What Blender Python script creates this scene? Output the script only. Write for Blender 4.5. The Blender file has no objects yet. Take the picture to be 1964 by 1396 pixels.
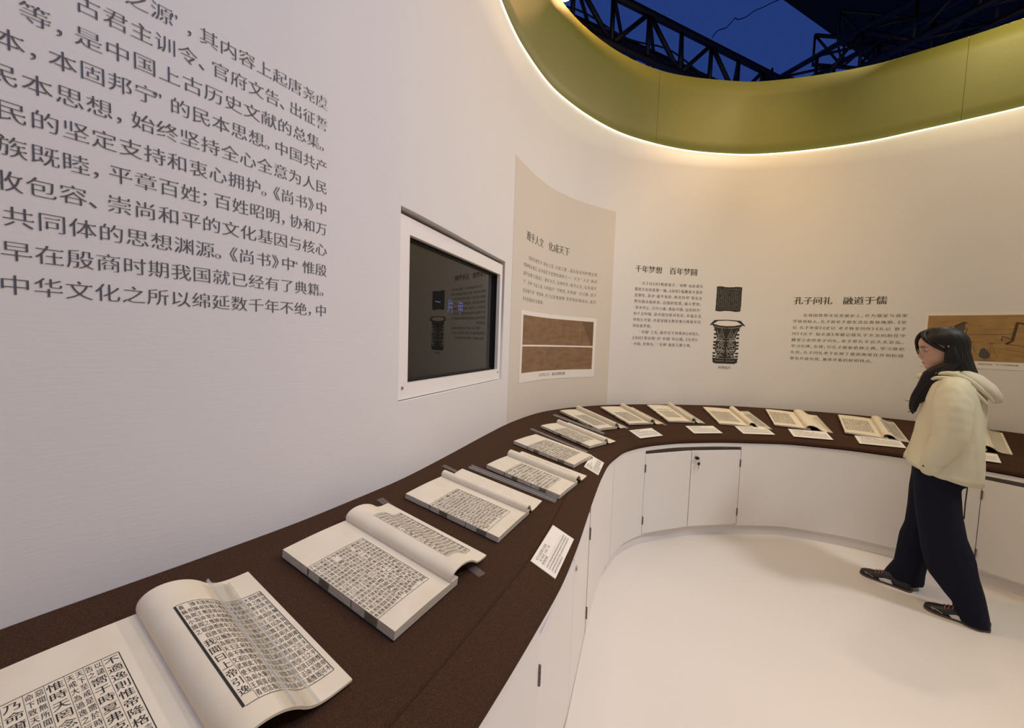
import bpy, bmesh, math, random
import numpy as np
from mathutils import Vector, Matrix
from mathutils.bvhtree import BVHTree
from mathutils.geometry import tessellate_polygon
random.seed(4)
C = bpy.context.scene.collection
sc = bpy.context.scene

# ------------------------------------------------------------------ camera, world, lights, exposure
EYE = np.array([0.0, 0.0, 1.46]); FPX = 750.0; PITCH = .0625; ROLL = .034
cp, sp, cr, sr = math.cos(PITCH), math.sin(PITCH), math.cos(ROLL), math.sin(ROLL)
FWD = np.array([0, cp, -sp]); R0 = np.array([1., 0, 0]); U0 = np.array([0, sp, cp])
RGT = cr*R0 + sr*U0; UPV = -sr*R0 + cr*U0
cam = bpy.data.cameras.new('camera'); camo = bpy.data.objects.new('camera', cam); C.objects.link(camo)
cam.sensor_width = 36; cam.lens = FPX/1964*36; cam.clip_start = .02; cam.clip_end = 100
camo.matrix_world = Matrix(((RGT[0], UPV[0], -FWD[0], EYE[0]), (RGT[1], UPV[1], -FWD[1], EYE[1]), (RGT[2], UPV[2], -FWD[2], EYE[2]), (0, 0, 0, 1)))
sc.camera = camo
sc.view_settings.view_transform = 'Standard'; sc.view_settings.look = 'None'
sc.view_settings.gamma = 1; sc.view_settings.use_curve_mapping = False
sc.view_settings.exposure = 0.0
w = bpy.data.worlds.new('world'); sc.world = w; w.use_nodes = True
w.node_tree.nodes['Background'].inputs[0].default_value = (.018, .045, .20, 1)
w.node_tree.nodes['Background'].inputs[1].default_value = 0.9

def area(name, loc, tgt, size, power, col, spread=180):
    l = bpy.data.lights.new(name, 'AREA'); l.shape = 'DISK'; l.size = size; l.energy = power; l.color = col; l.spread = math.radians(spread)
    o = bpy.data.objects.new(name, l); C.objects.link(o); o.location = loc
    o.rotation_euler = (Vector(tgt)-Vector(loc)).to_track_quat('-Z', 'Y').to_euler(); return o
def spot(name, loc, tgt, r, power, col, ang, blend=.6):
    l = bpy.data.lights.new(name, 'SPOT'); l.shadow_soft_size = r; l.energy = power; l.color = col
    l.spot_size = math.radians(ang); l.spot_blend = blend
    o = bpy.data.objects.new(name, l); C.objects.link(o); o.location = loc
    o.rotation_euler = (Vector(tgt)-Vector(loc)).to_track_quat('-Z', 'Y').to_euler(); return o
def upix(px, z):     # a point seen through a pixel at a given height
    d = ((px[0]-982)/FPX*RGT-(px[1]-698)/FPX*UPV+FWD); t = (z-EYE[2])/d[2]; p = EYE+d*t; return tuple(float(q) for q in p)
L1 = upix((1088, -14), 4.25); L2 = upix((1925, -42), 4.45)
area('fill_light', (1.1, -1.0, 4.9), (-.7, 1.3, 1.3), 1.0, 14, (.34, .46, 1.0), 90)  # added cool fill that turns the left wall lavender, no lamp seen there
area('fill_light', (1.2, .9, 5.6), (1.2, .9, 0), 1.4, 58, (1, .86, .48))  # added overhead fill, brightens floor, cabinet and lower back wall
spot('spot_light', L1, (2.0, 2.9, 1.6), .08, 110, (1, .52, .22), 170)
spot('spot_light', L2, (1.0, 1.2, 0.3), .12, 240, (1, .76, .62), 130)
spot('spot_light', (4.3, .7, 4.9), (.7, 2.3, .4), .32, 350, (.95, .94, .92), 66, 1.0)
spot('spot_light', (2.1, 1.9, 5.3), (1.95, 3.7, 2.15), .12, 200, (1, .64, .27), 50, 1.0)  # added wall wash, warms the upper centre of the back wall
spot('spot_light', (3.32, 2.42, 4.25), (3.75, 3.0, 3.65), .06, 34, (1, .80, .45), 120, 1.0)

# ------------------------------------------------------------------ helpers
def ray(px):
    d = (px[0]-982)/FPX*RGT - (px[1]-698)/FPX*UPV + FWD
    return d
def onz(px, z):
    d = ray(px); t = (z-EYE[2])/d[2]; return EYE + d*t
def V(a): return Vector([float(x) for x in a])

def mat(name, col, rough=.6, bump=None, metal=0, spec=.5, emit=None, noise=None, trans=0, coat=0):
    m = bpy.data.materials.new(name); m.use_nodes = True; nt = m.node_tree; b = nt.nodes['Principled BSDF']
    b.inputs['Base Color'].default_value = (*col, 1); b.inputs['Roughness'].default_value = rough
    b.inputs['Metallic'].default_value = metal; b.inputs['Specular IOR Level'].default_value = spec
    if coat: b.inputs['Coat Weight'].default_value = coat; b.inputs['Coat Roughness'].default_value = .03
    if emit: b.inputs['Emission Color'].default_value = (*emit[0], 1); b.inputs['Emission Strength'].default_value = emit[1]
    tc = nt.nodes.new('ShaderNodeTexCoord')
    if noise:   # (scale xyz, detail, col2, lo, hi)
        mp = nt.nodes.new('ShaderNodeMapping'); mp.inputs['Scale'].default_value = noise[0]
        n = nt.nodes.new('ShaderNodeTexNoise'); n.inputs['Scale'].default_value = 1; n.inputs['Detail'].default_value = noise[1]
        r = nt.nodes.new('ShaderNodeMapRange'); r.inputs['From Min'].default_value = noise[3]; r.inputs['From Max'].default_value = noise[4]
        mx = nt.nodes.new('ShaderNodeMix'); mx.data_type = 'RGBA'; mx.inputs['A'].default_value = (*col, 1); mx.inputs['B'].default_value = (*noise[2], 1)
        L = nt.links.new
        L(tc.outputs['Object'], mp.inputs[0]); L(mp.outputs[0], n.inputs['Vector']); L(n.outputs['Fac'], r.inputs['Value']); L(r.outputs[0], mx.inputs['Factor']); L(mx.outputs['Result'], b.inputs['Base Color'])
    if bump:    # (scale xyz, detail, strength, distance)
        mp = nt.nodes.new('ShaderNodeMapping'); mp.inputs['Scale'].default_value = bump[0]
        n = nt.nodes.new('ShaderNodeTexNoise'); n.inputs['Scale'].default_value = 1; n.inputs['Detail'].default_value = bump[1]
        bp = nt.nodes.new('ShaderNodeBump'); bp.inputs['Strength'].default_value = bump[2]; bp.inputs['Distance'].default_value = bump[3]
        L = nt.links.new
        L(tc.outputs['Object'], mp.inputs[0]); L(mp.outputs[0], n.inputs['Vector']); L(n.outputs['Fac'], bp.inputs['Height']); L(bp.outputs[0], b.inputs['Normal'])
    return m
def clear_mat(name, tint=(.95, .95, .94), refl=.9, haze=.0, ior=1.45):
    m = bpy.data.materials.new(name); m.use_nodes = True; nt = m.node_tree; nt.nodes.clear()
    o = nt.nodes.new('ShaderNodeOutputMaterial'); mx = nt.nodes.new('ShaderNodeMixShader'); t = nt.nodes.new('ShaderNodeBsdfTransparent')
    g = nt.nodes.new('ShaderNodeBsdfGlossy'); fr = nt.nodes.new('ShaderNodeFresnel'); fr.inputs['IOR'].default_value = ior
    ge = nt.nodes.new('ShaderNodeNewGeometry'); iv = nt.nodes.new('ShaderNodeMath'); iv.operation = 'SUBTRACT'; iv.inputs[0].default_value = 1
    mu = nt.nodes.new('ShaderNodeMath'); mu.operation = 'MULTIPLY'; mu.inputs[1].default_value = refl; m2 = nt.nodes.new('ShaderNodeMath'); m2.operation = 'MULTIPLY'
    t.inputs[0].default_value = (*tint, 1); g.inputs['Roughness'].default_value = .06
    df = nt.nodes.new('ShaderNodeBsdfDiffuse'); df.inputs[0].default_value = (.85, .85, .83, 1); mh = nt.nodes.new('ShaderNodeMixShader'); mh.inputs[0].default_value = haze
    L = nt.links.new
    L(fr.outputs[0], mu.inputs[0]); L(ge.outputs['Backfacing'], iv.inputs[1]); L(mu.outputs[0], m2.inputs[0]); L(iv.outputs[0], m2.inputs[1]); L(m2.outputs[0], mx.inputs[0])
    L(t.outputs[0], mh.inputs[1]); L(df.outputs[0], mh.inputs[2]); L(mh.outputs[0], mx.inputs[1]); L(g.outputs[0], mx.inputs[2]); L(mx.outputs[0], o.inputs[0])
    return m
M = {}
M['wall'] = mat('wall_paint', (.74, .72, .715), .85, bump=((25, 25, 160), 5, .16, .002))
M['ring'] = mat('green_paint', (.190, .190, .040), .55, bump=((60, 60, 180), 4, .3, .002))
M['panel'] = mat('beige_panel', (.66, .60, .53), .85, bump=((25, 25, 160), 5, .16, .002))
M['floor'] = mat('floor_vinyl', (.86, .81, .77), .38, bump=((3, 3, 3), 3, .04, .004), noise=((.8, .8, .8), 3, (.83, .78, .74), .4, .6))
M['fabric'] = mat('brown_fabric', (.050, .024, .013), .95, bump=((900, 250, 600), 4, .8, .0015), noise=((420, 420, 420), 3, (.085, .043, .026), .42, .68), spec=.15)
M['seam'] = mat('seam_shadow', (.020, .010, .007), .95)
M['cab'] = mat('cabinet_white', (.84, .81, .79), .45, bump=((40, 40, 40), 3, .05, .002))
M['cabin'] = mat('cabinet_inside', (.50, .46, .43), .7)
M['paper'] = mat('book_paper', (.80, .73, .60), .8, noise=((14, 14, 14), 4, (.75, .665, .52), .35, .75), bump=((300, 300, 300), 3, .1, .0006))
M['paper_edge'] = mat('paper_edge', (.72, .65, .53), .85, bump=((20, 20, 2200), 2, .8, .002), noise=((30, 30, 1500), 2, (.60, .53, .42), .45, .6))
M['cover'] = mat('navy_cover', (.008, .010, .018), .7)
M['ink'] = mat('ink', (.022, .020, .018), .7)
M['greyink'] = mat('grey_ink', (.12, .11, .10), .7)
M['walltext'] = mat('wall_lettering', (.085, .085, .088), .6)
M['walltext2'] = mat('wall_lettering_olive', (.075, .070, .045), .6)
M['walltext3'] = mat('wall_lettering_small', (.15, .135, .115), .6)
M['redink'] = mat('red_ink', (.45, .16, .10), .7)
M['card'] = mat('card_white', (.86, .82, .75), .5)
M['clear'] = clear_mat('clear_acrylic', haze=.05)
M['clear_edge'] = clear_mat('clear_acrylic_edge', refl=1.0, haze=.30)  # haze: whitish diffuse stands for bright light caught on the rims
M['black'] = mat('black_plastic', (.008, .008, .009), .35)
M['bezel'] = mat('black_bezel', (.004, .004, .004), .5)
M['screen'] = mat('screen_glass', (.010, .010, .010), .02, spec=.55)
M['glow'] = mat('screen_blue', (.02, .03, .10), .3, emit=((.16, .22, .75), .28))
M['metal'] = mat('steel', (.45, .44, .43), .3, metal=1)
M['darkmetal'] = mat('hinge_metal', (.16, .15, .14), .4, metal=.8)
M['truss'] = mat('truss_paint', (.010, .008, .008), .5)
M['truss2'] = mat('roof_black', (.0015, .0017, .004), .9)
M['led'] = mat('led_glow', (.8, .8, .6), .5, emit=((1, .97, .72), 1.5))
M['lamp'] = mat('lamp_lens', (1, .9, .7), .4, emit=((1, .86, .62), 30))
M['print_white'] = mat('print_white', (.80, .76, .71), .55)
M['silk'] = mat('old_silk', (.40, .255, .095), .7, noise=((9, 9, 30), 6, (.29, .17, .06), .3, .7))
M['scroll'] = mat('manuscript_brown', (.27, .165, .085), .75, noise=((10, 10, 30), 6, (.19, .105, .05), .3, .7))
M['scroll_dark'] = mat('manuscript_patch', (.15, .085, .045), .75)
M['rub_light'] = mat('rubbing_light', (.36, .33, .29), .7)
M['rub'] = mat('rubbing_black', (.012, .011, .010), .7, noise=((220, 220, 220), 3, (.16, .145, .12), .60, .72))

def tag(o, label=None, cat=None, group=None, kind=None):
    if label: o['label'] = label
    if cat: o['category'] = cat
    if group: o['group'] = group
    if kind: o['kind'] = kind
    return o
def link_mesh(name, verts, faces, m, parent=None, smooth=False, inv=None):
    """verts are world coordinates unless inv (world->local) is None and parent given -> converted with parent's matrix"""
    me = bpy.data.meshes.new(name)
    v = np.asarray(verts, dtype=float).reshape(-1, 3)
    if parent is not None:
        if inv is None: inv = WM[parent.name].inverted()
        A = np.array(inv)[:3, :3]; t = np.array(inv)[:3, 3]; v = v@A.T + t
    me.from_pydata(v.tolist(), [], [list(map(int, f)) for f in faces]); me.update()
    if isinstance(m, (list, tuple)):
        for x in m: me.materials.append(x)
    else: me.materials.append(m)
    if smooth: me.shade_smooth()
    o = bpy.data.objects.new(name, me); C.objects.link(o)
    if parent is not None:
        o.parent = parent; WM[o.name] = WM[parent.name]
    else: WM[o.name] = Matrix.Identity(4)
    return o
WM = {}
def empty(name, mw):
    o = bpy.data.objects.new(name, None); C.objects.link(o); o.empty_display_size = .05
    o.matrix_world = mw; WM[o.name] = mw.copy(); return o
def frame(O, x, y, z):
    return Matrix(((x[0], y[0], z[0], O[0]), (x[1], y[1], z[1], O[1]), (x[2], y[2], z[2], O[2]), (0, 0, 0, 1)))
class MB:
    def __init__(s): s.v = []; s.f = []
    def add(s, v, f):
        n = len(s.v); s.v += [list(map(float, p)) for p in v]; s.f += [[i+n for i in q] for q in f]; return s
    def box(s, x0, x1, y0, y1, z0, z1, T=None):
        v = [(x, y, z) for z in (z0, z1) for y in (y0, y1) for x in (x0, x1)]
        if T is not None: v = [tuple(T@Vector(p)) for p in v]
        return s.add(v, [(0, 2, 3, 1), (4, 5, 7, 6), (0, 1, 5, 4), (2, 6, 7, 3), (0, 4, 6, 2), (1, 3, 7, 5)])
    def bbox(s, x0, x1, y0, y1, z0, z1, b, T=None):   # bevelled box: each edge chamfered by b
        b = min(b, (x1-x0)*.45, (y1-y0)*.45, (z1-z0)*.45)
        bm = bmesh.new(); bmesh.ops.create_cube(bm, size=1)
        for q in bm.verts: q.co = Vector(((x0+x1)/2+q.co.x*(x1-x0), (y0+y1)/2+q.co.y*(y1-y0), (z0+z1)/2+q.co.z*(z1-z0)))
        bmesh.ops.bevel(bm, geom=bm.edges[:], offset=b, segments=1, affect='EDGES')
        bm.verts.index_update(); v = [tuple(T@q.co) if T is not None else tuple(q.co) for q in bm.verts]; f = [[a.index for a in q.verts] for q in bm.faces]; bm.free()
        return s.add(v, f)
    def tube(s, a, b, r, n=8, r2=None, cap=True):
        a, b = Vector(a), Vector(b); d = (b-a).normalized(); u = d.orthogonal().normalized(); w_ = d.cross(u); r2 = r if r2 is None else r2
        v = [tuple(p+(u*math.cos(2*math.pi*i/n)+w_*math.sin(2*math.pi*i/n))*rr) for p, rr in ((a, r), (b, r2)) for i in range(n)]
        f = [(i, (i+1) % n, n+(i+1) % n, n+i) for i in range(n)]
        if cap: f += [tuple(range(n))[::-1], tuple(range(n, 2*n))]
        return s.add(v, f)
    def path(s, pts, r, n=6):
        pts = [Vector(p) for p in pts]; rs = r if isinstance(r, (list, tuple)) else [r]*len(pts)
        up = None; rings = []
        for i, p in enumerate(pts):
            d = (pts[min(i+1, len(pts)-1)]-pts[max(i-1, 0)]).normalized()
            u = d.orthogonal().normalized() if up is None else (up-d*up.dot(d)).normalized()
            up = u; w_ = d.cross(u)
            rings += [tuple(p+(u*math.cos(2*math.pi*k/n)+w_*math.sin(2*math.pi*k/n))*rs[i]) for k in range(n)]
        f = [(i*n+k, i*n+(k+1) % n, (i+1)*n+(k+1) % n, (i+1)*n+k) for i in range(len(pts)-1) for k in range(n)]
        f += [tuple(range(n))[::-1], tuple(range((len(pts)-1)*n, len(pts)*n))]
        return s.add(rings, f)
    def build(s, name, m, parent=None, smooth=False, inv=None):
        return link_mesh(name, s.v, s.f, m, parent, smooth, inv)
IDN = Matrix.Identity(4)
def local(name, mb, m, parent, smooth=False):   # mb given in the parent's own frame
    return mb.build(name, m, parent, smooth, inv=IDN)

class Path2:
    def __init__(s, pts, sigma=.12, ds=.03, close=False):
        P = np.array(pts, float)
        L = np.r_[0, np.cumsum(np.linalg.norm(np.diff(P, axis=0), axis=1))]
        n = int(L[-1]/ds)+1; q = np.linspace(0, L[-1], n)
        P = np.c_[np.interp(q, L, P[:, 0]), np.interp(q, L, P[:, 1])]
        k = int(3*sigma/ds); g = np.exp(-.5*(np.arange(-k, k+1)*ds/sigma)**2); g /= g.sum()
        E = np.vstack([2*P[0]-P[k:0:-1], P, 2*P[-1]-P[-2:-k-2:-1]])
        P = np.c_[np.convolve(E[:, 0], g, 'valid'), np.convolve(E[:, 1], g, 'valid')]
        s.P = P; s.S = np.r_[0, np.cumsum(np.linalg.norm(np.diff(P, axis=0), axis=1))]; s.L = s.S[-1]
        T = np.gradient(P, axis=0); T /= np.linalg.norm(T, axis=1)[:, None]; s.T = T
    def at(s, q): return np.array([np.interp(q, s.S, s.P[:, 0]), np.interp(q, s.S, s.P[:, 1])])
    def tan(s, q):
        t = np.array([np.interp(q, s.S, s.T[:, 0]), np.interp(q, s.S, s.T[:, 1])]); return t/np.linalg.norm(t)
    def room(s, q):   # normal to the room's side (right hand of the direction of travel)
        t = s.tan(q); return np.array([t[1], -t[0]])
    def arr(s, q, off=0.0):
        q = np.asarray(q, float); x = np.interp(q, s.S, s.P[:, 0]); y = np.interp(q, s.S, s.P[:, 1])
        tx = np.interp(q, s.S, s.T[:, 0]); ty = np.interp(q, s.S, s.T[:, 1]); n = np.hypot(tx, ty)
        return x+ty/n*off, y-tx/n*off
    def hit(s, px, off=0):
        """pixel -> (arc length, height) on the vertical surface over this path"""
        d = ray(px); a = s.P[:-1]; b = s.P[1:]-a
        det = d[0]*(-b[:, 1])+d[1]*b[:, 0]
        t = (a[:, 0]*(-b[:, 1])+a[:, 1]*b[:, 0])/det
        u = (d[0]*a[:, 1]-d[1]*a[:, 0])/det
        ok = (u >= -1e-6) & (u <= 1+1e-6) & (t > 0)
        i = np.where(ok)[0]; i = i[np.argmin(t[i])]
        return s.S[i]+u[i]*(s.S[i+1]-s.S[i]), EYE[2]+t[i]*d[2]

# ------------------------------------------------------------------ plan of the room, measured along the desk's two edges
Z_BACK, Z_FRONT, Z_CREASE = .90, .76, .803
bk = [(0, 1203.6), (162, 1148.6), (298, 1101.2), (528.5, 1017.8), (600, 991.9), (644, 971.3), (763.7, 922.9), (814.6, 896.2), (865.5, 869.5), (916.4, 841.5), (972.4, 812.2), (1013.2, 796.9), (1040.7, 788.9), (1087.6, 781.8), (1142.6, 777.3), (1183, 775.6), (1240, 775), (1305.5, 776), (1400, 778), (1467.6, 782.4), (1544.5, 787.7), (1636.8, 794.7), (1750.6, 807), (1898, 823), (1964, 831.6)]
B = [(-1.35, -.5), (-1.28, -.1), (-1.17, .2), (-1.04, .47)] + [tuple(onz(p, Z_BACK)[:2]) for p in bk] + [(3.97, 2.4), (4.12, 1.9), (4.17, 1.3), (4.12, .6), (3.95, 0), (3.5, -1.2), (2.5, -2.1), (1.0, -2.4), (-.4, -2.1), (-1.2, -1.4), (-1.38, -.7)]
wallp = Path2(B, .10)
f1 = [(904, 1396), (979, 1278), (1027, 1198), (1079, 1111), (1111, 1031), (1135, 959), (1151, 916), (1167, 884)]
f2 = [(1200, 860), (1240.3, 850), (1300.5, 844), (1380.7, 842.4), (1479, 845), (1513.8, 846), (1636.8, 858.4), (1735, 872), (1887, 895), (1964, 909)]
Fp = [(-.50, -.45), (-.42, -.1), (-.30, .2), (-.16, .46)] + [tuple(onz(p, .76)[:2]) for p in f1] + [tuple(onz(p, .755)[:2]) for p in f2] + [(3.28, 2.0), (3.42, 1.5), (3.44, .9), (3.36, .3)]
frontp = Path2(Fp, .07)
# ------------------------------------------------------------------ floor and walls
fl = MB().add([(-6, -6, 0), (8, -6, 0), (8, 8, 0), (-6, 8, 0)], [(0, 1, 2, 3)]).build('floor', M['floor']); tag(fl, kind='structure')
led = [(955, 0), (972, 38.7), (996, 81.7), (1026, 129), (1060, 170), (1101, 204), (1155, 240.7), (1208.6, 264.4), (1251.6, 276), (1300, 288), (1343, 295), (1420, 297.5), (1522, 294), (1624.6, 280), (1727, 259.7), (1854.7, 232.6), (1964, 206)]
top = [(1077.5, 0), (1122.7, 46), (1155, 76), (1198, 102), (1241, 124.6), (1300, 142), (1343, 148.3), (1445.7, 154.4), (1522, 149), (1599, 138), (1727, 108), (1854.7, 70.5), (1964, 31.7)]
lh = np.array([wallp.hit(p) for p in led]); th = np.array([wallp.hit(p) for p in top])
def smooth_fn(h, sL, zL, sR, zR):
    S = np.r_[0, sL, h[:, 0], sR, wallp.L]; Z = np.r_[zL, zL, h[:, 1], zR, zR]
    q = np.linspace(0, wallp.L, 500); z = np.interp(q, S, Z); g = np.exp(-.5*(np.arange(-24, 25)*(q[1]-q[0])/.16)**2); g /= g.sum()
    z = np.convolve(np.r_[[z[0]]*24, z, [z[-1]]*24], g, 'valid'); return lambda s: np.interp(s, q, z)
ztop = smooth_fn(lh, lh[0, 0]-.9, lh[0, 1]+.35, lh[-1, 0]+.4, lh[-1, 1])
zring = smooth_fn(th, th[0, 0]-1.1, th[0, 1]+.30, th[-1, 0]+.4, th[-1, 1])
print('LED', lh.round(2).tolist()); print('TOP', th.round(2).tolist())

# the screen's opening in the wall
oc = [wallp.hit(p) for p in [(767.4, 382), (968.5, 508), (962, 730), (765, 767.5)]]
sA = (oc[0][0]+oc[3][0])/2; sB = (oc[1][0]+oc[2][0])/2; zA = (oc[2][1]+oc[3][1])/2; zB = (oc[0][1]+oc[1][1])/2
print('OPEN', np.round(oc, 3), sA, sB, zA, zB)
s_seam1 = wallp.hit((1246, 520))[0]; s_seam2 = wallp.hit((1852, 150))[0]
s_mid = wallp.hit((640, 600))[0]
ztop_lin = ztop
def wall_piece(name, s0, s1, opening=None):
    ss = sorted(set(list(np.arange(s0, s1, .04))+[s1]+([opening[0], opening[1]] if opening else [])))
    zs = sorted(set(list(np.round(np.arange(0, 3.10, .14), 4))+([opening[2], opening[3]] if opening else []))); nz = len(zs)+1
    cols = [(s, zs+[float(ztop(s))]) for s in ss]
    v = []; f = []
    for s, zz in cols:
        x, y = wallp.arr(s)
        v += [(float(x), float(y), z) for z in zz]
    for i in range(len(cols)-1):
        for k in range(nz-1):
            if opening and opening[0]-1e-6 <= cols[i][0] < opening[1]-1e-6 and opening[2]-1e-6 <= zs[k] < opening[3]-1e-6: continue
            f.append((i*nz+k, i*nz+k+1, (i+1)*nz+k+1, (i+1)*nz+k))
    n0 = len(v)
    for s, zz in cols:
        x, y = wallp.arr(s, -.15); v += [(float(x), float(y), zz[-1]), (float(x), float(y), 0)]
    for i in range(len(cols)-1):
        f.append((i*nz+nz-1, n0+2*i, n0+2*i+2, (i+1)*nz+nz-1)); f.append((n0+2*i, n0+2*i+1, n0+2*i+3, n0+2*i+2))
    if opening:   # reveal faces 6 cm deep
        i0 = [i for i, c in enumerate(cols) if abs(c[0]-opening[0]) < 1e-6][0]; i1 = [i for i, c in enumerate(cols) if abs(c[0]-opening[1]) < 1e-6][0]
        q = len(v)
        for i in range(i0, i1+1):
            x, y = wallp.arr(cols[i][0], 0); xb, yb = wallp.arr(cols[i][0], -.12)
            for z in (opening[2], opening[3]): v += [(float(x), float(y), z), (float(xb), float(yb), z)]
        for i in range(i1-i0):
            a = q+4*i; b = a+4
            f += [(a, a+1, b+1, b), (a+2, b+2, b+3, a+3)]
        a = q; f.append((a, a+2, a+3, a+1)); a = q+4*(i1-i0); f.append((a, a+1, a+3, a+2))
    o = link_mesh(name, v, f, M['wall'], smooth=False); tag(o, kind='structure')
    for p in o.data.polygons: p.use_smooth = abs(p.normal.z) < .3 and p.area < .5
    return o
wl = wall_piece('wall_left', 0, s_seam1-.00005, (sA, sB, zA, zB))
wb = wall_piece('wall_back', s_seam1+.00005, s_seam2-.00005)
wr = wall_piece('wall_right', s_seam2+.00005, wallp.L)

# green fascia ring that stands behind the wall's top edge, in sheets that meet at seams
def ring_piece(name, s0, s1):
    ss = np.arange(s0, s1, .05); ss = np.r_[ss, s1]; v = []; f = []
    for s in ss:
        x, y = wallp.arr(s, -.012); xb, yb = wallp.arr(s, -.045)
        z0 = float(ztop(s))-.02; z1 = float(zring(s))
        v += [(float(x), float(y), z) for z in np.linspace(z0, z1, 6)]+[(float(xb), float(yb), z1), (float(xb), float(yb), z0)]
    for i in range(len(ss)-1):
        for k in range(8):
            k2 = (k+1) % 8; f.append((i*8+k, i*8+k2, (i+1)*8+k2, (i+1)*8+k))
    o = link_mesh(name, v, f, M['ring']); tag(o, kind='structure')
    for p in o.data.polygons: p.use_smooth = abs(p.normal.z) < .3
    return o
ring_piece('trim_1', .3, s_seam1); ring_piece('trim_2', s_seam1+.002, s_seam2); ring_piece('trim_3', s_seam2+.002, wallp.L-.3)
# LED strip along the wall's top edge
ss = np.arange(.4, wallp.L-.4, .05); pts = []
for s in ss:
    x, y = wallp.arr(s, .001); pts.append((float(x), float(y), float(ztop(s))+.006))
ls = MB().path(pts, .006, 6).build('led_strip', M['led'], smooth=True); tag(ls, 'thin glowing light strip along the top edge of the white wall, under the green band', 'light strip')

# ------------------------------------------------------------------ desk: sloping fabric top over a curved white cabinet
ssF = np.arange(.02, frontp.L-.02, .03); prof = []
def ray_to_back(p, n):   # from p (2d) along n (2d) to the wall path
    a = wallp.P[:-1]; b = wallp.P[1:]-a; det = n[0]*(-b[:, 1])+n[1]*b[:, 0]; det = np.where(abs(det) < 1e-9, 1e-9, det)
    r = a-p; t = (r[:, 0]*(-b[:, 1])+r[:, 1]*b[:, 0])/det; u = (n[0]*r[:, 1]-n[1]*r[:, 0])/det
    ok = (u >= -1e-6) & (u <= 1+1e-6) & (t > 0); i = np.where(ok)[0]; i = i[np.argmin(t[i])]
    return wallp.S[i]+u[i]*(wallp.S[i+1]-wallp.S[i])
sb = []
for s in ssF:
    n = -frontp.room(s); sb.append(ray_to_back(frontp.at(s), n))
sb = np.maximum.accumulate(np.array(sb)); g = np.exp(-.5*(np.arange(-6, 7)/3)**2); g /= g.sum()
sb = np.convolve(np.r_[sb[0]-(sb[6:0:-1]-sb[0]), sb, 2*sb[-1]-sb[-2:-8:-1]], g, 'valid')
def desk_profile(i):
    p = frontp.at(ssF[i]); x, y = wallp.arr(sb[i], .0015); b = np.array([float(x), float(y)]); d = b-p; L = np.linalg.norm(d); e = d/L
    cr_ = .10
    pr = [(0, Z_FRONT-.024), (-.002, Z_FRONT-.012), (.000, Z_FRONT-.003), (.006, Z_FRONT+.001)]
    pr += [(q, Z_FRONT+.001+(Z_CREASE-Z_FRONT)*(q/cr_)) for q in (.03, .06, cr_-.004)]
    pr += [(cr_, Z_CREASE-.004), (cr_+.004, Z_CREASE+.001)]
    pr += [(q, Z_CREASE+(Z_BACK-Z_CREASE)*(q-cr_)/(L-cr_)) for q in np.linspace(cr_+.05, L, 9)]
    pr += [(L, Z_BACK-.02)]
    return [(p[0]+e[0]*q, p[1]+e[1]*q, z) for q, z in pr]
V_ = []; n_ = 0
for i in range(len(ssF)): r = desk_profile(i); n_ = len(r); V_ += r
Fc = [(i*n_+k, (i+1)*n_+k, (i+1)*n_+(k+1) % n_, i*n_+(k+1) % n_) for i in range(len(ssF)-1) for k in range(n_)]
Fc += [tuple(range(n_)), tuple(range((len(ssF)-1)*n_, len(ssF)*n_))[::-1]]
desk = link_mesh('fabric_worktop', V_, Fc, M['fabric']); tag(desk, 'long curved dark brown fabric covered sloping display top', 'worktop')
desk.data.shade_smooth()
try: desk.data.set_sharp_from_angle(angle=math.radians(28))
except Exception: pass
BV = BVHTree.FromPolygons([Vector(p) for p in V_], [f for f in Fc[:-2]])
def dhit(px, lift=0.0):
    d = ray(px); o = Vector(EYE)-Vector((0, 0, lift)); h = BV.ray_cast(o, V(d).normalized())
    if h[0] is None: raise ValueError('no desk at %s' % (px,))
    return np.array(h[0])+np.array([0, 0, lift]), np.array(h[1])*(1 if h[1].z > 0 else -1)
def dhitn(p):   # straight down
    h = BV.ray_cast(Vector((float(p[0]), float(p[1]), 2)), Vector((0, 0, -1))); return np.array(h[0]), np.array(h[1])*(1 if h[1].z > 0 else -1)
# seams in the fabric
def seam(pa, pb):
    a = dhit(pa)[0]; b = dhit(pb)[0]; mb = MB(); pts = []
    for t in np.linspace(0, 1, 12):
        q = dhitn(a+(b-a)*t)[0]; pts.append(q+np.array([0, 0, .0002]))
    mb.path(pts, .0011, 4).build('seam', M['seam'], desk)
seam((1165, 822.5), (1184, 832.5)); seam((1201, 829.5), (1219, 846)); seam((1087.5, 783), (1093, 786))
seam((1014, 892), (1003, 893.5))

cab = empty('curved_cabinet', frame((1.6, 3.0, 0), (1, 0, 0), (0, 1, 0), (0, 0, 1)))
tag(cab, 'white curved display cabinet at the back with a pair of keyed doors', 'cabinet')
cabL = empty('curved_cabinet', frame((.1, 1.1, 0), (1, 0, 0), (0, 1, 0), (0, 0, 1)))
tag(cabL, 'near white cabinet stretch under the left desk, tall narrow doors', 'cabinet')
FACE = -.010
def fhit(px): 
    a = Path2.__new__(Path2); x, y = frontp.arr(frontp.S, FACE); a.P = np.c_[x, y]; a.S = frontp.S
    return a.hit(px)
def fpt(s, off, z): x, y = frontp.arr(s, FACE+off); return (float(x), float(y), float(z))
s_split = fhit((1175, 950))[0]
hp = {k: fhit(p) for k, p in dict(a0=(1238, 866), a1=(1230, 1026), m0=(1325, 860), m1=(1315, 1007), b0=(1423, 855), b1=(1412, 1003), n0=(1134, 985), n1=(1121, 1225), q0=(1103, 1084), q1=(1089, 1396), l0=(1034, 1250), l1=(1027, 1396), r0=(1885, 917), r1=(1964, 936), rb=(1882, 1098), rb1=(1964, 1123)).items()}
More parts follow.
